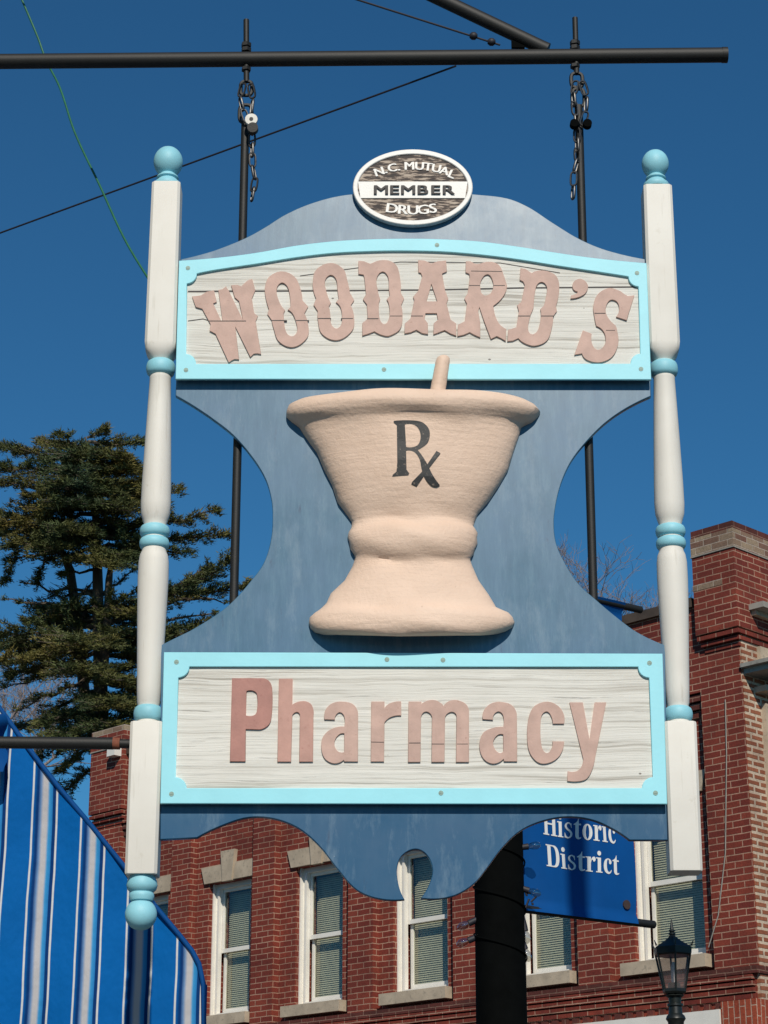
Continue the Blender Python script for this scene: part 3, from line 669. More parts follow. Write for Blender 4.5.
def chain(pts, label, links_w=3.2, hl=7.5):
    P0 = at(*pts[0], YPI); c = empty('hanging_chain', at(*pts[-1], YPI - .01), label, 'chain', 'chains holding the sign')
    k = 0
    for (a, b) in zip(pts[:-1], pts[1:]):
        n = max(1, round(math.dist(a, b) / (hl * 1.55)))
        for i in range(n):
            t = (i + .5) / n; q = at(a[0] + (b[0] - a[0]) * t, a[1] + (b[1] - a[1]) * t, YPI - .012 - .004 * (k % 3)); d = (at(*b, YPI) - at(*a, YPI)).normalized()
            s = Vector((0, 1, 0)).cross(d).normalized(); u = (s + Vector((0, (.35, 2.5)[k % 2], 0)) * (1 if k % 4 < 2 else -1)).normalized(); u = (u - d * u.dot(d)).normalized()
            MB().ring(q, u, d, links_w * mpp(a[1], YPI), hl * mpp(a[1], YPI), 1.15 * mpp(a[1], YPI), 20, 6).build('link', 'chain', c, 60); k += 1
    return c
c1 = chain([(244, 82), (240, 98), (243, 110), (247, 122), (252, 135), (252.5, 165), (255, 180), (252, 199)], 'chain with a white washer hanging from the left end of the iron bracket')
chain([(250, 84), (253, 98), (251, 116)], 'short chain loop beside the white washer at the left hanger', 3.2, 8.0)
q = at(251.5, 121, YPI - .035); m = MB(); m.tube([q, q + Vector((0, -.012, 0))], 6.2 * mpp(120, YPI), 18); wo = m.build('washer', 'washer', c1, 40)
MB().tube([q + Vector((0, -.009, 0)), q + Vector((0, -.0135, 0))], 2.0 * mpp(120, YPI), 12).build('bolt', 'black_metal', wo, 40)
q = at(253, 130, YPI - .03); MB().tube([q, q + Vector((0, -.02, -.002))], 5.4 * mpp(120, YPI), 14).build('nut', 'black_metal', c1, 40)
c2 = chain([(576, 80), (573.5, 95), (575, 113), (577, 130), (577.5, 160), (574, 172), (573, 199)], 'chain with black nuts hanging from the right end of the iron bracket')
chain([(581, 80), (586.5, 96), (586, 113), (582, 124)], 'short chain loop beside the black nuts at the right hanger', 3.2, 8.0)
for x in (574, 587):
    q = at(x, 126, YPI - .02); MB().tube([q, q + Vector((0, -.02, 0))], 4.4 * mpp(120, YPI), 14).build('nut', 'pole_black', c2, 40)

def wire(name, pts, r, mat, label, cat, extra=None, seg=8, group=None):
    m = MB(); m.tube(pts, r, seg)
    for p, rr in (extra or []): m.tube([p - Vector((rr, 0, 0)), p - Vector((rr*.4, 0, 0)), p + Vector((rr*.4, 0, 0)), p + Vector((rr, 0, 0))], [rr * .5, rr, rr, rr * .5], 10)
    return tag(base(m.build(name, mat, None, 40)), label, cat, group)
p0, p1 = at(500, 45, YPI), at(355, -1, YPI + .05)
wire('guy_cable', [p0, p1, to_wall(p0, p1)], .0032, 'wire_dark', 'thin dark cable with two clamps running up beside the slanting brace', 'cable',
     [(at(473.5, 36, YPI), .012), (at(491.5, 42, YPI), .012)])
wire('guy_cable', [at(456, 66, YPI), at(0, 233, 6.6), at(-330, 352, 7.2)], .0030, 'wire_dark', 'long dark cable slanting down left from the iron bracket behind the left finial', 'cable')
gw = smooth_loop([(-4, -60, 1), (10, -28, 1), (22, 0, 1), (38, 38, 1), (46, 60, 1), (60, 88, 1), (75, 133, 1), (100, 186, 1), (124, 238, 1), (148, 278, 1), (176, 318, 1), (200, 345, 1)])
gw = gw[:11 * 6 + 1]
wire('green_wire', [at(x, y, 6.1 - .45 * max(0, (y - 60)) / 300) for x, y in gw], .0034, 'wire_green', 'thin green wire hanging in a bend behind the left post', 'wire')

# stay pipe to the left post
a, b = at(6, 742.5, YB + .02), at(113, 743.5, YB + .02); sw = to_wall(b, a)
sp = empty('stay_pipe', sw, 'short black pipe with a rusty coupling bracing the left post above the awning', 'pipe')
MB().tube([sw, a, b], 6.2 * mpp(743, YB), 16).build('tube', 'black_metal', sp, 40)
MB().tube([b - Vector((.002, 0, 0)), at(120, 743.7, YB + .02)], 6.0 * mpp(743, YB), 16).build('coupling', 'rust', sp, 40, 'rusty coupling')
MB().tube([at(119, 743.6, YB + .02), at(134, 744, YB + .02)], 4.6 * mpp(743, YB), 14).build('stub', 'black_metal', sp, 40)

# ------------------------------------------------------------------ shop wall at the left (outside the picture) and its awning
MB().box(XW - 6, XW, 1.5, 9.2, 0, 7.5).build('wall', 'wall_cream', t := empty('shop_building', (XW - 3, 5.3, 0), 'pale rendered shop wall carrying the iron bracket and the striped awning', 'building'))
MB().box(XW - 6.1, XW + .12, 1.4, 9.3, 7.5, 7.75).build('cornice', 'stone_grey', t)
YA = 7.0
aw = empty('shop_awning', (at(60, 900, YA).x, YA, 2.0), 'blue awning with white and pale blue stripes at the lower left', 'awning')
edge = [(0, 709), (29, 749), (58, 786.5), (91, 825.5), (124, 866.5), (157, 908.5), (180, 936), (192, 951), (199, 964), (203.5, 985)]
e3 = [at(x, y, YA) for x, y in edge]
d0 = (e3[0] - e3[2]); ew = e3[0] + d0 * ((XW - e3[0].x) / d0.x)
low = at(204.5, 1085, YA); zb = low.z
poly = [(ew.x, ew.z)] + [(p.x, p.z) for p in e3] + [(low.x, zb), (XW, zb)]
x0 = at(19.5, 850, YA).x - aw.location.x; per = 50.0 * mpp(850, YA)
M['awning'] = mat_awning(x0, per)
M['awning_trim'] = paint('awning_piping_blue', (.001, .062, .24), .7, .1, 10, spec=.15)
# end panel: a grid of cloth with soft folds
ex = [q[0] for q in poly[:-2]]; ez = [q[1] for q in poly[:-2]]
def top_at(x): return float(np.interp(x, ex, ez))
NX, NZ = 120, 40; v = []; f = []
for i in range(NX + 1):
    x = XW + (low.x - XW) * i / NX; zt = top_at(x) if x < e3[-1].x else e3[-1].z
    for j in range(NZ + 1):
        z = zb + (zt - zb) * j / NZ
        y = YA + .006 * math.sin(x * 21 + math.sin(z * 4) * .8) + .005 * math.sin(z * 9 + x * 5) ; v.append((x, y, z))
for i in range(NX):
    for j in range(NZ): a = i * (NZ + 1) + j; f.append((a, a + NZ + 1, a + NZ + 2, a + 1))
me = mesh('end_panel', v, f); link('end_panel', me, 'awning', aw, 60)
back = Vector((-.62, 1.0, 0)) * 1.1
m = MB(); top = [Vector((q[0], YA + .012, q[1])) for q in poly[:-1]]
for p, q in zip(top[:-1], top[1:]):
    m.add([p, q, q + back, p + back], [(0, 1, 2, 3)])
m.build('canopy', 'awning_trim', aw, 60)
MB().tube([Vector((q[0], YA - .004, q[1])) for q in poly[:-1]], 2.6 * mpp(850, YA), 8).build('piping', 'awning_trim', aw, 60)
# scrap of canvas in front of the stay pipe's root
v = []; f = []
for i in range(9):
    for j in range(13):
        P = at(-60 + i * 8.2 + 2.5 * math.sin(j * .9) * (i / 8), 714 + j * 4.8, 6.92 + .03 * math.sin(i * .8) - .035 * (i / 8) ** 2 * math.cos(j * .52)); v.append(P)
for i in range(8):
    for j in range(12): a = i * 13 + j; f.append((a, a + 13, a + 14, a + 1))
link('canvas_flap', mesh('canvas_flap', v, f), 'awning_trim', aw, 60)

# ------------------------------------------------------------------ THE BRICK BUILDING (own axes: x along the side wall, y out of it, z up)
BC = Vector((3.605, 21.0, 0))
bl = empty('brick_building', BC, 'old red brick corner building with tall white sash windows and corbelled chimneys', 'building', rz=R(135))
LEN = 10.58; RD = .10
WIN = [(a + .11, b + .11) for a, b in [(.57, 1.46), (2.31, 3.10), (4.09, 4.94), (5.77, 6.58), (7.39, 8.18), (8.98, 9.76)]]
PIL = [(0, .51), (1.83, 2.25), (3.52, 4.03), (5.28, 5.69), (6.98, 7.37), (8.55, 8.93), (10.0, LEN)]
ZS_, ZH_, ZPB, ZPT, ZT = 4.65, 6.29, 4.47, 7.29, 8.20
m = MB()
for (a, b) in PIL: m.box(a if a else -.008, b, -.45 if a else -.4, 0, ZPB, ZPT)
for (pa_, pb_), (qa, qb), (wa, wb) in zip(PIL[:-1], PIL[1:], WIN):
    a, b = pb_, qa
    m.box(a, wa, -.45, -RD, ZPB, ZPT); m.box(wb, b, -.45, -RD, ZPB, ZPT)
    m.box(wa, wb, -.45, -RD, ZPB, ZS_ - .13); m.box(wa, wb, -.45, -RD, ZH_, ZPT)
m.box(.006, LEN, -.45, 0, ZPT, ZT); m.box(.006, LEN, -.45, 0, 0, 4.02)
m.build('wall', 'brick', bl, label='side wall of dark red brick with recessed window bays')
# front wall turning the corner and back walls
MB().box(-.014, .44, -9, -.016, 0, 8.12).build('wall', 'brick_front', bl, label='front wall of orange brick with pale mortar')
m = MB(); m.box(LEN - .45, LEN, -9, -.45, 0, ZT); m.box(.45, LEN - .45, -9, -8.6, 0, 8.0); m.build('wall', 'brick', bl, label='rear walls')
MB().box(.45, LEN - .45, -8.6, -.45, 7.8, 7.95).build('roof', 'roof', bl)
MB().box(.5, LEN - .5, -1.6, -1.5, 3, 7.7).build('inner_wall', 'dark_room', bl)
m = MB(); m.box(.54, 9.95, -.5, .045, ZT, ZT + .1); m.build('parapet_coping', 'coping', bl)
# corbelled brick course heads above the window bays
for (pa_, pb_), (qa, qb) in zip(PIL[:-1], PIL[1:]):
    m = MB()
    for i in range(3): m.box(pb_, qa, -RD + .002, -RD + .025 + .027 * i, ZPT - .24 + .08 * i, ZPT - .175 + .08 * i)
    m.build('corbel_course', 'brick_dark', bl)
# string course: sloped ledge over stepped dark rows
m = MB(); m.box(-.03, LEN, -.40, .06, 4.40, ZPB); m.build('string_course', 'brick_dark', bl, label='dark brick ledge below the windows')
m = MB(); m.box(.03, LEN, -.45, .008, 4.02, 4.40)
for i in range(4): m.box(.03, LEN, .0, .075 - .014 * i, 4.345 - .06 * i, 4.345 - .06 * i + .044)
m.build('string_course', 'brick', bl, label='stepped red brick rows below the ledge')
MB().box(-.02, .40, -.42, .085, 3.4, 4.155).build('corner_pier', 'brick_orange', bl, label='orange pier of upright bricks')
m = MB()
x = .42
while x < LEN - .1: m.box(x, x + .07, 0.010, .05, 4.09, 4.15); x += .14
m.build('dentils', 'brick_dark', bl)
MB().box(.41, LEN, .010, .10, 3.55, 4.085).build('shop_fascia', 'frame_white', bl)
# vertical pipe / cable on the corner pier
P = MB(); P.tube([(.20, .012, 7.15), (.22, .012, 6.6), (.30, .012, 5.6), (.42, .02, 5.0), (.55, .03, 4.7)], .006, 6); P.build('cable', 'stone_grey', bl)

# chimneys
def chimney(x0, x1, dep, dz, label, banded):
    m = MB(); m.box(x0, x1, -dep, .09, 7.86 + dz, 8.70 + dz); ch = m.build('chimney', 'brick', bl, label=label)
    cb = MB()
    for i in range(3): k = .012 + .034 * i; cb.box(x0 + .05 - .022 * i, x1 - .05 + .022 * i, -dep + .01, k, 7.68 + .06 * i + dz, 7.68 + .06 * i + .042 + dz); cb.box(x0 + .07 - .02 * i, x1 - .07 + .02 * i, -dep + .02, max(.004, k - .045), 7.722 + .06 * i + dz, 7.74 + .06 * i + dz)
    cb.build('corbel', 'brick', ch)
    MB().box(x0 - .012, x1 + .012, -dep - .012, .102, 8.70 + dz, 8.712 + dz).build('flashing', 'stone_grey', ch)
    MB().box(x0 - .006, x1 + .006, -dep - .006, .096, 8.712 + dz, 8.91 + dz).build('cap', 'brick_buff' if banded else 'brick', ch)
    MB().box(x0, x1, -dep, .09, 8.91 + dz, 8.99 + dz).build('crown', 'brick_dark' if banded else 'brick_buff', ch)
chimney(-.06, .47, .75, 0, 'near corner chimney banded with buff bricks', True)
m = MB(); m.box(.10, .474, -.3, .094, 8.335, 8.40); m.build('brick_band', 'brick_buff', bl)
chimney(9.9, 10.60, .75, -.39, 'far corner chimney', False)
MB().box(9.94, 10.10, .092, .21, 8.17, 8.29).build('floodlight', 'frame_white', bl, label='small pale floodlight bolted under the far chimney')
# front cornices and stone frame
def bfront(u0, u1, p0, p1, z0, z1): return (-p1, -p0, -u1, -u0, z0, z1)
MB().box(*bfront(.16, 9, .014, .12, 8.02, 8.07)).build('cornice', 'stone', bl); MB().box(*bfront(.12, 9, -.44, .24, 8.07, 8.13)).build('cornice', 'stone_grey', bl)
MB().box(*bfront(.03, 9, .014, .33, 7.385, 7.44)).build('cornice', 'stone_grey', bl); MB().box(*bfront(-.03, 9, .014, .40, 7.44, 7.48)).build('cornice', 'stone_grey', bl); MB().box(*bfront(.20, 9, .014, .16, 7.22, 7.28)).build('cornice', 'stone', bl)
MB().box(*bfront(.30, .62, .014, .07, 5.6, 7.12)).build('stone_frame', 'stone', bl)
MB().box(*bfront(.28, .62, .014, .06, 7.5, 7.72)).build('stone_block', 'stone', bl)
m = MB(); m.box(*bfront(.28, 3, 0, .16, 5.28, 5.42)); m.build('sill', 'coping', bl)

# windows: outer frame, two sashes, glass, blind; stone sill and lintel with keystone
def window(wa, wb):
    y1 = -RD - .11; y0 = -RD - .16; fr = MB(); t = .06; z0, z1 = ZS_, ZH_
    fr.box(wa, wa + t, y0, y1, z0, z1); fr.box(wb - t, wb, y0, y1, z0, z1)
    fr.box(wa + t, wb - t, y0, y1, z1 - .06, z1); fr.box(wa + t, wb - t, y0, y1 + .02, z0, z0 + .05)
    fr.box(wb - t - .03, wb - t, y0 + .01, y1 + .02, z0 + .05, z1 - .06); fr.box(wb - .02, wb, y1, y1 + .05, z0, z1)
    wd = fr.build('window', 'frame_white', bl)
    a, b = wa + t, wb - t - .03; zm = 5.47
    s = MB(); s.box(a, a + .035, y0 - .02, y0 + .008, zm - .03, z1 - .06); s.box(b - .035, b, y0 - .02, y0 + .008, zm - .03, z1 - .06); s.box(a + .035, b - .035, y0 - .02, y0 + .008, z1 - .1, z1 - .06); s.box(a + .035, b - .035, y0 - .02, y0 + .014, zm - .03, zm + .02)
    s.build('upper_sash', 'frame_white', wd)
    s = MB(); s.box(a - .05, a + .04, y0 - .06, y0 - .03, z0 + .05, zm - .03); s.box(b - .04, b, y0 - .06, y0 - .03, z0 + .05, zm - .03); s.box(a + .04, b - .04, y0 - .06, y0 - .03, z0 + .05, z0 + .11)
    s.build('lower_sash', 'frame_white', wd)
    g = MB(); g.box(a + .035, b - .035, y0 - .012, y0 - .006, zm + .02, z1 - .1); g.build('pane', 'glass', wd)
    g = MB(); g.box(a + .04, b - .04, y0 - .05, y0 - .044, z0 + .11, zm - .03); g.build('pane', 'glass', wd)
    bm_ = MB(); z = z0 + .12
    while z < z1 - .1:
        bm_.add([(a, y0 - .100, z), (b, y0 - .100, z), (b, y0 - .112, z + .0225), (a, y0 - .112, z + .0225)], [(0, 1, 2, 3)]); z += .0245
    bm_.build('blind', 'blind', wd)
    MB().box(wa - .09, wb + .09, -.42, .045, z0 - .13, z0 - .003).build('sill', 'stone', wd)
    lt = MB(); xc = (wa + wb) / 2; lt.prism([(wa - .06, ZH_ + .002), (wb + .06, ZH_ + .002), (wb + .13, ZH_ + .21), (wa - .13, ZH_ + .21)], -RD + .001, -RD + .035)
    lt.prism([(xc - .085, ZH_ - .012), (xc + .085, ZH_ - .012), (xc + .13, ZH_ + .37), (xc - .13, ZH_ + .37)], -RD + .0015, -RD + .06)
    lt.build('lintel', 'stone', wd)
for wv in WIN: window(*wv)

# ------------------------------------------------------------------ black pole with the banner and its string of lights
YPL = 11.5
pb = at(500, 930, YPL); pole = empty('banner_pole', (pb.x, YPL, 0), 'thick black pole standing behind the sign and carrying the blue banner', 'pole')
prad = 25 * mpp(930, YPL); ztop = at(500, 560, YPL).z
MB().tube([(pb.x, YPL, 0), (pb.x, YPL, 2), (pb.x, YPL, ztop)], [prad * 1.12, prad * 1.03, prad * .97], 28).build('shaft', 'pole_black', pole, 50)
MB().tube([(pb.x, YPL, ztop), (pb.x, YPL, ztop + .05), (pb.x, YPL, ztop + .07)], [prad * 1.06, prad * 1.06, prad * .4], 28).build('cap', 'pole_black', pole, 40)
BD = Vector((.815, .58, 0)).normalized()
bo = Vector((pb.x, YPL, 0)) + BD * (prad + .01)
def bpt(px, py):                       # picture point on the banner's plane -> (u along, z)
    d = ray(px, py); n = Vector((BD.y, -BD.x, 0)); k = (bo - CAM).dot(n) / d.dot(n); P = CAM + d * k
    return (P - bo).dot(BD), P.z
bu1 = (bpt(624, 608)[0] + bpt(634, 920)[0]) / 2; bz0 = (bpt(528, 912)[1] + bpt(634, 924)[1]) / 2; bz1 = bpt(623, 604)[1]
for z in (bz0 + .012, bz1 - .012): MB().tube([bo - BD * .02 + Vector((0, 0, z)), bo + BD * (bu1 + .14) + Vector((0, 0, z))], .022, 12).build('arm', 'black_metal', pole, 40)
ban = empty('street_banner', bo + Vector((0, 0, bz0)), 'blue vinyl street banner with white serif lettering hanging from the black pole', 'banner')
nb = Vector((BD.y, -BD.x, 0))
def bwave(u, z): return .010 * math.sin((u * 9 + z * 7)) * min(1, max(0, u / .5)) + .012 * math.sin((u * 5 - z * 2.2)) + .006 * math.sin(u * 17 + z * 3)
v = []; f = []; NU, NV = 36, 72
for side in (1, -1):
    for i in range(NU + 1):
        for j in range(NV + 1):
            u = .015 + (bu1 - .015) * i / NU; z = bz0 + (bz1 - bz0) * j / NV
            e = min(1, min(z - bz0, bz1 - z) / .05); off = .027 * math.sqrt(max(0, 1 - e)) + .002
            v.append(bo + BD * u + nb * (side * off + bwave(u, z) * e) + Vector((0, 0, z)))
h = (NU + 1) * (NV + 1)
for sdd in (0, 1):
    for i in range(NU):
        for j in range(NV):
            a = sdd * h + i * (NV + 1) + j; q = (a, a + NV + 1, a + NV + 2, a + 1); f.append(q if sdd == 0 else q[::-1])
link('cloth', mesh('cloth', v, f), 'banner', ban, 60)
ELL = lambda cx, cy, a, b, n=20: [(cx + a * math.cos(2 * math.pi * k / n), cy + b * math.sin(2 * math.pi * k / n)) for k in range(n)]
bx = lambda x0, x1, y0, y1: [[(x0, y0), (x1, y0), (x1, y1), (x0, y1)]]
GL = {
 'H': (.98, [bx(.1, .31, 0, 1), bx(.65, .86, 0, 1), bx(.31, .65, .47, .54), bx(0, .41, 0, .055), bx(.55, .96, 0, .055), bx(0, .41, .945, 1), bx(.55, .96, .945, 1)]),
 'i': (.44, [bx(.11, .30, 0, .68), bx(.02, .39, 0, .05), bx(.02, .30, .63, .68), [ELL(.2, .88, .11, .11)]]),
 's': (.54, [[smooth_loop([(.44,.46),(.43,.66),(.39,.64),(.25,.69,1),(.08,.60,1),(.05,.47,1),(.16,.36,1),(.33,.25,1),(.36,.14,1),(.25,.04,1),(.13,.09,1),(.06,.22),(.03,.22),(.03,0),(.07,.02),(.24,-.015,1),(.43,.07,1),(.48,.21,1),(.40,.33,1),(.22,.44,1),(.16,.53,1),(.24,.635,1),(.35,.59,1),(.41,.46)])]]),
 't': (.47, [[smooth_loop([(.11,.6),(.11,.16),(.16,.03,1),(.28,-.01,1),(.44,.06),(.42,.10),(.34,.07,1),(.30,.14),(.30,.6),(.43,.6),(.43,.67),(.30,.67),(.30,.88),(.27,.88),(.2,.75,1),(.02,.64),(.02,.6)])]]),
 'o': (.66, [[ELL(.32, .34, .29, .355, 28), ELL(.32, .34, .10, .30, 24)]]),
 'r': (.56, [bx(.10, .29, 0, .68), bx(.01, .39, 0, .05), bx(.01, .29, .63, .68), [smooth_loop([(.29,.42),(.34,.62,1),(.47,.70,1),(.55,.62,1),(.52,.50,1),(.43,.48,1),(.40,.55,1),(.34,.54,1),(.29,.35)])]]),
 'c': (.56, [[smooth_loop([(.52,.16),(.44,.03,1),(.30,-.015,1),(.10,.09,1),(.03,.34,1),(.11,.60,1),(.30,.695,1),(.47,.64,1),(.52,.53,1),(.46,.44,1),(.37,.47,1),(.36,.60,1),(.30,.65,1),(.24,.58,1),(.22,.36,1),(.26,.15,1),(.37,.08,1),(.49,.19)])]]),
 'D': (.94, [bx(.10, .32, 0, 1), bx(0, .32, 0, .055), bx(0, .32, .945, 1), [smooth_loop([(.32,0),(.52,0),(.78,.12,1),(.88,.5,1),(.78,.88,1),(.52,1),(.32,1),(.32,.945),(.45,.945),(.60,.84,1),(.66,.5,1),(.60,.16,1),(.45,.055),(.32,.055)])]]),
}
def bword(word, xa, xb, ya_, cap_px):
    (u0, z0), (u1, _) = bpt(xa, ya_), bpt(xb, ya_ + 1); tot = sum(GL[c][0] for c in word)
    capz = abs(bpt(xa, ya_ - cap_px)[1] - z0); s = (u1 - u0) / tot; u = u0
    bm = bmesh.new(); n = 0
    for c in word:
        adv, pieces = GL[c]
        for pc in pieces:
            me = curve_mesh(pc, .0004); b2 = bmesh.new(); b2.from_mesh(me)
            for q in b2.verts:
                uu = u + q.co.x * s; zz = z0 + q.co.y * capz; P = bo + BD * uu + nb * (bwave(uu, zz) + .0045 + q.co.z + .0003 * (n % 3)) + Vector((0, 0, zz)); q.co = P
            b2.to_mesh(me); b2.free(); bm.from_mesh(me); n += 1
        u += adv * s
    me = bpy.data.meshes.new('lettering'); bm.to_mesh(me); bm.free(); link('lettering', me, 'banner_text', ban)
bword('Historic', 544, 614, 834, 23); bword('District', 546.5, 617, 866, 22)
g = bpt(625, 905); P = bo + BD * g[0] + nb * (bwave(*g) + .006) + Vector((0, 0, g[1]))
MB().tube([P - nb * .006, P + nb * .004], .026, 16).build('grommet', 'grommet', ban, 40)
ls = empty('string_lights', (pb.x, YPL - prad, at(500, 1000, YPL).z), 'dark cable of small clear bulbs wound round the black pole', 'string lights')
YC = YPL - .02
m = MB(); hel = []
for k in range(90):
    a = R(180 + k * 11); z = at(500, 840 + k * 1.45, YPL).z; hel.append((pb.x + math.cos(a) * prad * 1.05, YPL + math.sin(a) * prad * 1.05, z))
m.tube(hel, .0045, 6); m.build('cable', 'pole_black', ls, 50)
for (x0, y0, x1, y1) in ((476, 920, 463, 926), (476, 937.5, 462, 943), (524, 847, 532, 846), (524, 889, 533, 892), (524, 925, 526, 936), (524, 946, 526, 952)):
    A, B = at(x0, y0, YC), at(x1, y1, YC); d = (B - A).normalized(); n_ = A + (B - A) * .55
    so_ = MB().tube([A - d * .05, A, n_], [.012, .017, .018], 10).build('socket', 'wire_dark', ls, 40)
    MB().tube([n_, n_ + d * .02, n_ + d * .045, n_ + d * .062, n_ + d * .068], [.012, .021, .023, .013, .003], 12).build('bulb', 'bulb', so_, 50)
m = MB()
for k in range(5): A = at(525 + 2 * k, 893 + 3 * k, YC); m.tube([A, A + Vector((.03 * math.cos(k * 2), 0, .05 * math.sin(k * 2.3)))], .006, 6)
m.build('wire_tie', 'wire_dark', ls)

# ------------------------------------------------------------------ street lamp
YS = 15.0
la = at(674.5, 990, YS); lamp = empty('street_lamp', (la.x, YS, 0), 'black lantern street lamp with a pointed finial in front of the brick wall', 'street lamp')
def lz(y): return at(674.5, y, YS).z
U = mpp(960, YS)
def hexring(y, r, n=6, rot=30): z = lz(y); return [(la.x + r * U * math.cos(R(rot + 360 * k / n)), YS + r * U * math.sin(R(rot + 360 * k / n)), z) for k in range(n)]
def loft(rows, n=6, rot=30):
    v = []; f = []
    for (y, r) in rows: v += hexring(y, r, n, rot)
    for i in range(len(rows) - 1):
        for k in range(n): k2 = (k + 1) % n; f.append((i * n + k, i * n + k2, (i + 1) * n + k2, (i + 1) * n + k))
    f.append(tuple(range(n))); f.append(tuple((len(rows) - 1) * n + k for k in range(n)))
    return MB().add(v, f)
loft([(933, 2), (937, 4), (941, 9), (946, 17), (948, 20.5), (954.5, 20), (956, 18.5)]).build('roof', 'lamp_black', lamp)
loft([(918, .3), (925, 1.3), (929.5, 2), (930, 3.2), (931.5, 3.2), (932, 2), (933, 3.6), (934.5, 3.6), (935, 2), (938, 2)], 10).build('finial', 'lamp_black', lamp, 40)
m = MB()
for p, q in zip(hexring(955, 18.6), hexring(991, 11.4)): m.tube([p, q], 1.0 * U, 6)
for p, q in zip(hexring(947, 20), hexring(941.5, 22.6)): m.tube([p, q], [1.0 * U, .3 * U], 6)
m.add(loft([(989, 12), (992, 12.6), (994, 11)]).v, loft([(989, 12), (992, 12.6), (994, 11)]).f)
m.build('lantern_frame', 'lamp_black', lamp, 40)
m = MB(); a, b = hexring(956, 18.0), hexring(990, 10.9)
for k in range(6): k2 = (k + 1) % 6; m.add([a[k], a[k2], b[k2], b[k]], [(0, 1, 2, 3)])
m.build('glass', 'lamp_glass', lamp)
loft([(962, 1.0), (964, 2.2), (980, 2.6), (983, 2.6)], 10).build('bulb', 'plaque_white', lamp, 40)
loft([(983, 6), (989, 6.5)], 12).build('bulb_holder', 'lamp_black', lamp, 40)
loft([(994, 8), (996, 9.5), (998, 6.5), (1003, 6), (1004, 8), (1006, 8), (1007, 6.5), (1014, 7), (1016, 9), (1019, 10), (1022, 8), (1030, 7.5), (1100, 8), (1106, 11), (1110, 8)], 16).build('neck', 'lamp_black', lamp, 35)
zl = lz(1108)
MB().tube([(la.x, YS, 0), (la.x, YS, .5), (la.x, YS, .55), (la.x, YS, zl)], [.17, .14, .075, .055], 16).build('shaft', 'lamp_black', lamp, 35)

# slender column added out of view at the right to cast a shadow down the banner
xc = 1.045 + (12 - 5.0) * math.tan(AZ); column = empty('shadow_column', (xc, 5.0, 0), 'tall slender grey column added out of view to shade the banner', 'shadow caster')
MB().tube([(xc, 5, 0), (xc, 5, 1), (xc, 5, 10.9)], [.085, .068, .064], 16).build('shaft', 'stone_grey', column, 50)
MB().tube([(xc, 5, 10.85), (xc + .5, 5, 11.2), (xc + 1.3, 5, 11.3)], .035, 10).build('arm', 'stone_grey', column, 50)
MB().box(xc + 1.2, xc + 1.75, 4.88, 5.12, 11.22, 11.34).build('column_head', 'stone_grey', column)

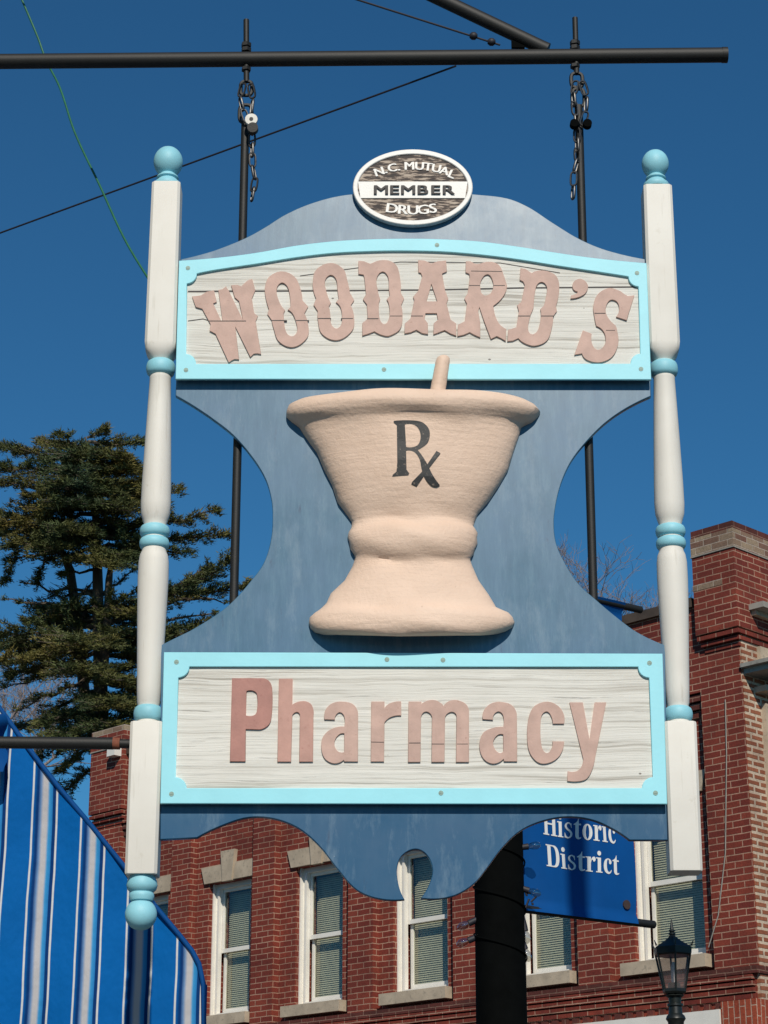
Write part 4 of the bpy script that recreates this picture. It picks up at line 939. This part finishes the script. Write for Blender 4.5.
# ------------------------------------------------------------------ cedar
YT = 40.0
def tree_cedar():
    ba_ = at(100, 800, YT); tr = empty('cedar_tree', (ba_.x, YT, 0), 'dark green cedar with flat layered branches rising behind the left post', 'tree')
    tp = [(103, 800), (101, 700), (98, 600), (97, 540), (94, 490), (89, 455), (85, 437)]
    P = [Vector((ba_.x + .15, YT, 0))] + [at(x, y, YT) for x, y in tp]
    rad = [.25] + [.16, .14, .11, .085, .06, .04, .015]
    m = MB(); m.tube(P, rad, 12)
    P2 = [at(101, 760, YT + .3), at(84, 690, YT + .5), at(77, 620, YT + .6), at(70, 570, YT + .6), at(62, 552, YT + .5), at(38, 540, YT + .2)]
    m.tube(P2, [.12, .11, .10, .09, .07, .02], 10)
    P3 = [at(101, 720, YT - .2), at(106, 640, YT - .5), at(109, 580, YT - .5), at(112, 555, YT - .4)]
    m.tube(P3, [.09, .08, .07, .03], 10)
    # branches: x0,y0 -> x1,y1, foliage amount, pad width, depth drift
    B = [(87,438,104,430,1,.4,0),(88,442,140,443,1,.6,.8),(88,450,132,462,1,.6,-1),(87,446,42,440,1,.6,1),(89,452,60,434,.9,.5,-.8),(90,456,2,447,1,.8,.6),(91,462,4,466,.9,.8,-1),(92,482,0,484,.8,.6,1),(92,474,26,496,.55,.5,-.6),
         (89,470,128,468,1,.7,-1.4),(92,478,122,483,1,.7,1.4),(90,475,70,470,1,.8,-2),(90,480,60,482,1,.7,-2.2),(93,488,150,484,1,.8,.5),(94,490,160,500,1,.8,-1),(94,500,180,490,.8,.5,.5),
         (96,524,214,510,1,.55,-.4),(96,535,227,534,1,.5,.4),(97,546,188,551,1,.45,0),(96,545,150,540,.9,.6,-1),
         (100,628,214,566,.25,.4,0),(180,590,232,560,1,.6,-.3),(150,602,248,584,1,.55,.4),(170,594,205,572,1,.5,.6),(150,604,190,584,1,.7,-.7),(160,600,232,600,.15,.3,.2),(100,632,216,613,.12,.3,0),(100,636,206,622,1,.55,.3),(100,640,190,630,1,.7,-.3),(100,650,172,640,1,.6,.2),(100,655,160,648,1,.7,-.8),
         (94,506,0,514,1,.8,.5),(94,514,2,524,1,.9,-.8),(95,522,0,534,1,.9,.8),(95,530,10,545,.9,.8,-1),(96,540,40,545,.9,.8,-1.5),(96,548,50,560,.8,.6,.5),(62,552,8,560,.35,.5,0),(20,540,6,580,.8,.4,0),(45,558,38,578,.8,.4,0),
         (97,535,60,528,1,.7,-2.2),(97,548,128,556,1,.8,-1.4),(97,552,140,548,1,.7,1),(97,556,115,566,.9,.7,-2),(97,520,120,524,.5,.4,-1),(98,566,150,540,.3,.4,.3),(98,570,60,575,.4,.4,-.8),
         (98,600,20,582,.18,.4,.5),(96,612,0,600,.15,.3,-.5),(98,590,40,600,.25,.4,.8),(80,640,30,612,.2,.3,.4),(78,600,95,580,.1,.2,0),(76,610,50,590,.12,.3,0),(80,620,110,590,.12,.3,0),(98,600,135,570,.15,.3,.4),(98,612,140,590,.2,.3,-.3),
         (98,606,60,608,1,.8,-.6),(98,610,135,600,1,.8,-.8),(100,620,155,612,1,.9,.5),(98,618,30,622,1,.9,.4),(98,626,0,634,1,1.0,-.6),(98,632,0,646,1,1.0,.8),(98,640,2,660,1,.9,-1.2),(98,644,30,655,1,.9,1.2),(99,650,10,676,.9,.8,-.5),(99,630,150,628,1,.9,-1.2),(99,636,140,640,1,.9,1.2),(99,640,70,640,1,1.,-2.4),
         (99,668,0,690,.22,.5,.5),(99,676,10,712,.3,.5,-.5),(100,690,20,730,.3,.5,.4),(100,670,150,664,.9,.8,.4),(100,682,155,690,.9,.8,-.5),(100,690,140,704,1,.8,1),(100,700,150,724,.9,.7,-.8),(101,700,45,722,.9,.8,-1),(101,706,20,726,.7,.7,.8),(101,712,60,736,.9,.8,-1.8),(101,720,40,758,.8,.7,.5),(101,735,60,770,.8,.7,-.5),(101,735,150,750,.8,.7,.5),(101,760,50,800,.8,.7,0),
         (100,660,70,668,.9,.9,-2.5),(100,690,110,700,1,.9,-2.6),(100,715,115,725,1,.9,-2.4),(101,735,85,745,1,.9,-2.4),(100,675,125,680,1,.8,-2)]
    rt = random.Random(21)
    for k in range(18):                       # boughs reaching towards and away from the viewer close in fill the heart of the crown
        y = rt.uniform(445, 560) if k % 6 else rt.uniform(600, 660); sg = rt.choice((-1, 1)); ln = rt.uniform(15, 62) * (.7 if y < 470 else 1)
        B.append((92 + (y - 445) * .05, y, 92 + sg * ln, y + rt.uniform(-8, 10), 1, rt.uniform(.5, .9), rt.choice((-1, -1, 1)) * rt.uniform(.6, 2.0)))
    def seg_tube(pts, r0, r1, n=5): m.tube(pts, [r0 + (r1 - r0) * i / (len(pts) - 1) for i in range(len(pts))], n)
    tris = []
    def tuft(c, out, s):
        n = 20
        d = rng.normal(size=(n, 3)); d[:, 2] = np.abs(d[:, 2]) * .55 - .12; d += np.array(out) * .9
        d /= np.linalg.norm(d, axis=1)[:, None]
        l = s * rng.uniform(.6, 1.2, n)[:, None]
        side = np.cross(d, rng.normal(size=(n, 3))); side /= np.linalg.norm(side, axis=1)[:, None] + 1e-9
        wd = rng.uniform(.007, .018, n)[:, None]
        a = np.array(c) + rng.normal(scale=.03, size=(n, 3))
        tris.append(np.stack([a - side * wd * .6, a + side * wd, a + d * l], 1))
    for (x0, y0, x1, y1, fo, pw, dz) in B:
        A = at(x0, y0, YT); E_ = at(x1, y1, YT + dz); Ln = (E_ - A).length
        pts = []; sag = (-.05 if fo > .5 else .03) * Ln * random.uniform(.4, 1.4)
        n = 9; wob = [Vector((random.gauss(0, .03), random.gauss(0, .05), random.gauss(0, .035))) for _ in range(n)]
        for i in range(n):
            t = i / (n - 1); p = A.lerp(E_, t) + Vector((0, 0, sag * math.sin(math.pi * t))) + wob[i] * (1 if 0 < i < n - 1 else 0) * min(1, Ln / 2); pts.append(p)
        seg_tube(pts, .022 + .016 * Ln, .008)
        dirn = (E_ - A).normalized(); lat = dirn.cross(Vector((0, 0, 1))).normalized()
        step = .085; nt_ = int(Ln / step)
        for k in range(nt_):
            t = (k + random.random()) / nt_
            if t < (.12 if fo > .5 else .25): continue
            q = pts[min(n - 2, int(t * (n - 1)))].lerp(pts[min(n - 1, int(t * (n - 1)) + 1)], t * (n - 1) % 1)
            for sg in (1, -1):
                tl = pw * (.35 + .65 * math.sin(math.pi * min(1, t * .85 + .12))) * random.uniform(.35, 1.1)
                if fo < .5: tl *= .8
                dd = (lat * sg * random.uniform(.5, 1) + dirn * random.uniform(.2, .9) + Vector((0, 0, random.uniform(-.10, .28)))).normalized()
                e = q + dd * tl; m.tube([q, e], [.010, .004], 3, False)
                if random.random() > fo + .06: continue
                if random.random() < .12: continue
                nn = max(2, int(tl / .085))
                for j in range(nn):
                    c = q + dd * tl * ((j + .6) / nn) + Vector((0, 0, -.05 * (j / nn) ** 2)); tuft(c, (dd.x, dd.y, dd.z + .2), random.uniform(.065, .12))
        if fo > .3:
            for _ in range(6): tuft(E_ + Vector((random.gauss(0, .05), random.gauss(0, .05), random.gauss(0, .03))), (dirn.x, dirn.y, dirn.z), .14)
    m.build('trunk', 'bark', tr, 60)
    T = np.concatenate(tris); nv = len(T) * 3
    me = bpy.data.meshes.new('crown'); me.vertices.add(nv); me.vertices.foreach_set('co', T.reshape(-1)); me.loops.add(nv); me.loops.foreach_set('vertex_index', np.arange(nv)); me.polygons.add(len(T)); me.polygons.foreach_set('loop_start', np.arange(0, nv, 3))
    me.update(calc_edges=True); link('crown', me, 'leaf', tr)
    print('needles', len(T))
tree_cedar()

# bare trees far behind
def bare_tree(px, pytop, pyfork, Y, spread, label, seed):
    rr = random.Random(seed); b = at(px, 700, Y); top = at(px, pytop, Y); fork = at(px, pyfork, Y)
    tr = empty('bare_tree', (b.x, Y, 0), label, 'tree', 'leafless trees far behind'); m = MB(); tw = MB()
    m.tube([(b.x, Y, 0), (b.x, Y, fork.z * .5), fork], [.4, .3, .2], 8)
    H = top.z - fork.z
    def grow(p, d, l, r, dep):
        pts = [p]; q = p
        for i in range(4):
            d = (d + Vector((rr.gauss(0, .16), rr.gauss(0, .16), rr.gauss(.04, .10)))).normalized(); q = q + d * l / 4; pts.append(q)
        (m if dep < 2 else tw).tube(pts, [r * (1 - .13 * i) for i in range(5)], 4 if dep > 1 else 6, False)
        if dep >= 5: return
        for k in range(rr.choice((2, 3, 3))):
            s = pts[rr.choice((2, 3, 4))]; d2 = (d + Vector((rr.gauss(0, .6), rr.gauss(0, .6), rr.gauss(.1, .35)))).normalized(); grow(s, d2, l * rr.uniform(.6, .85), max(r * .52, .007), dep + 1)
    for k in range(6):
        a = 2 * math.pi * k / 6 + rr.random(); grow(fork, Vector((math.cos(a) * spread, math.sin(a) * spread, rr.uniform(.5, 1.1))).normalized(), H * .42, .06, 0)
    m.build('trunk', 'bark_bare', tr, 60); tw.build('crown', 'bark_bare', tr)
bare_tree(570, 548, 665, 62, .45, 'thin leafless tree showing between the sign and the right hanger rod', 3)
bare_tree(640, 592, 680, 70, .8, 'thin leafless tree low above the brick parapet', 11)
bare_tree(15, 640, 790, 60, .9, 'leafless tree showing through the left lower boughs of the cedar', 5)
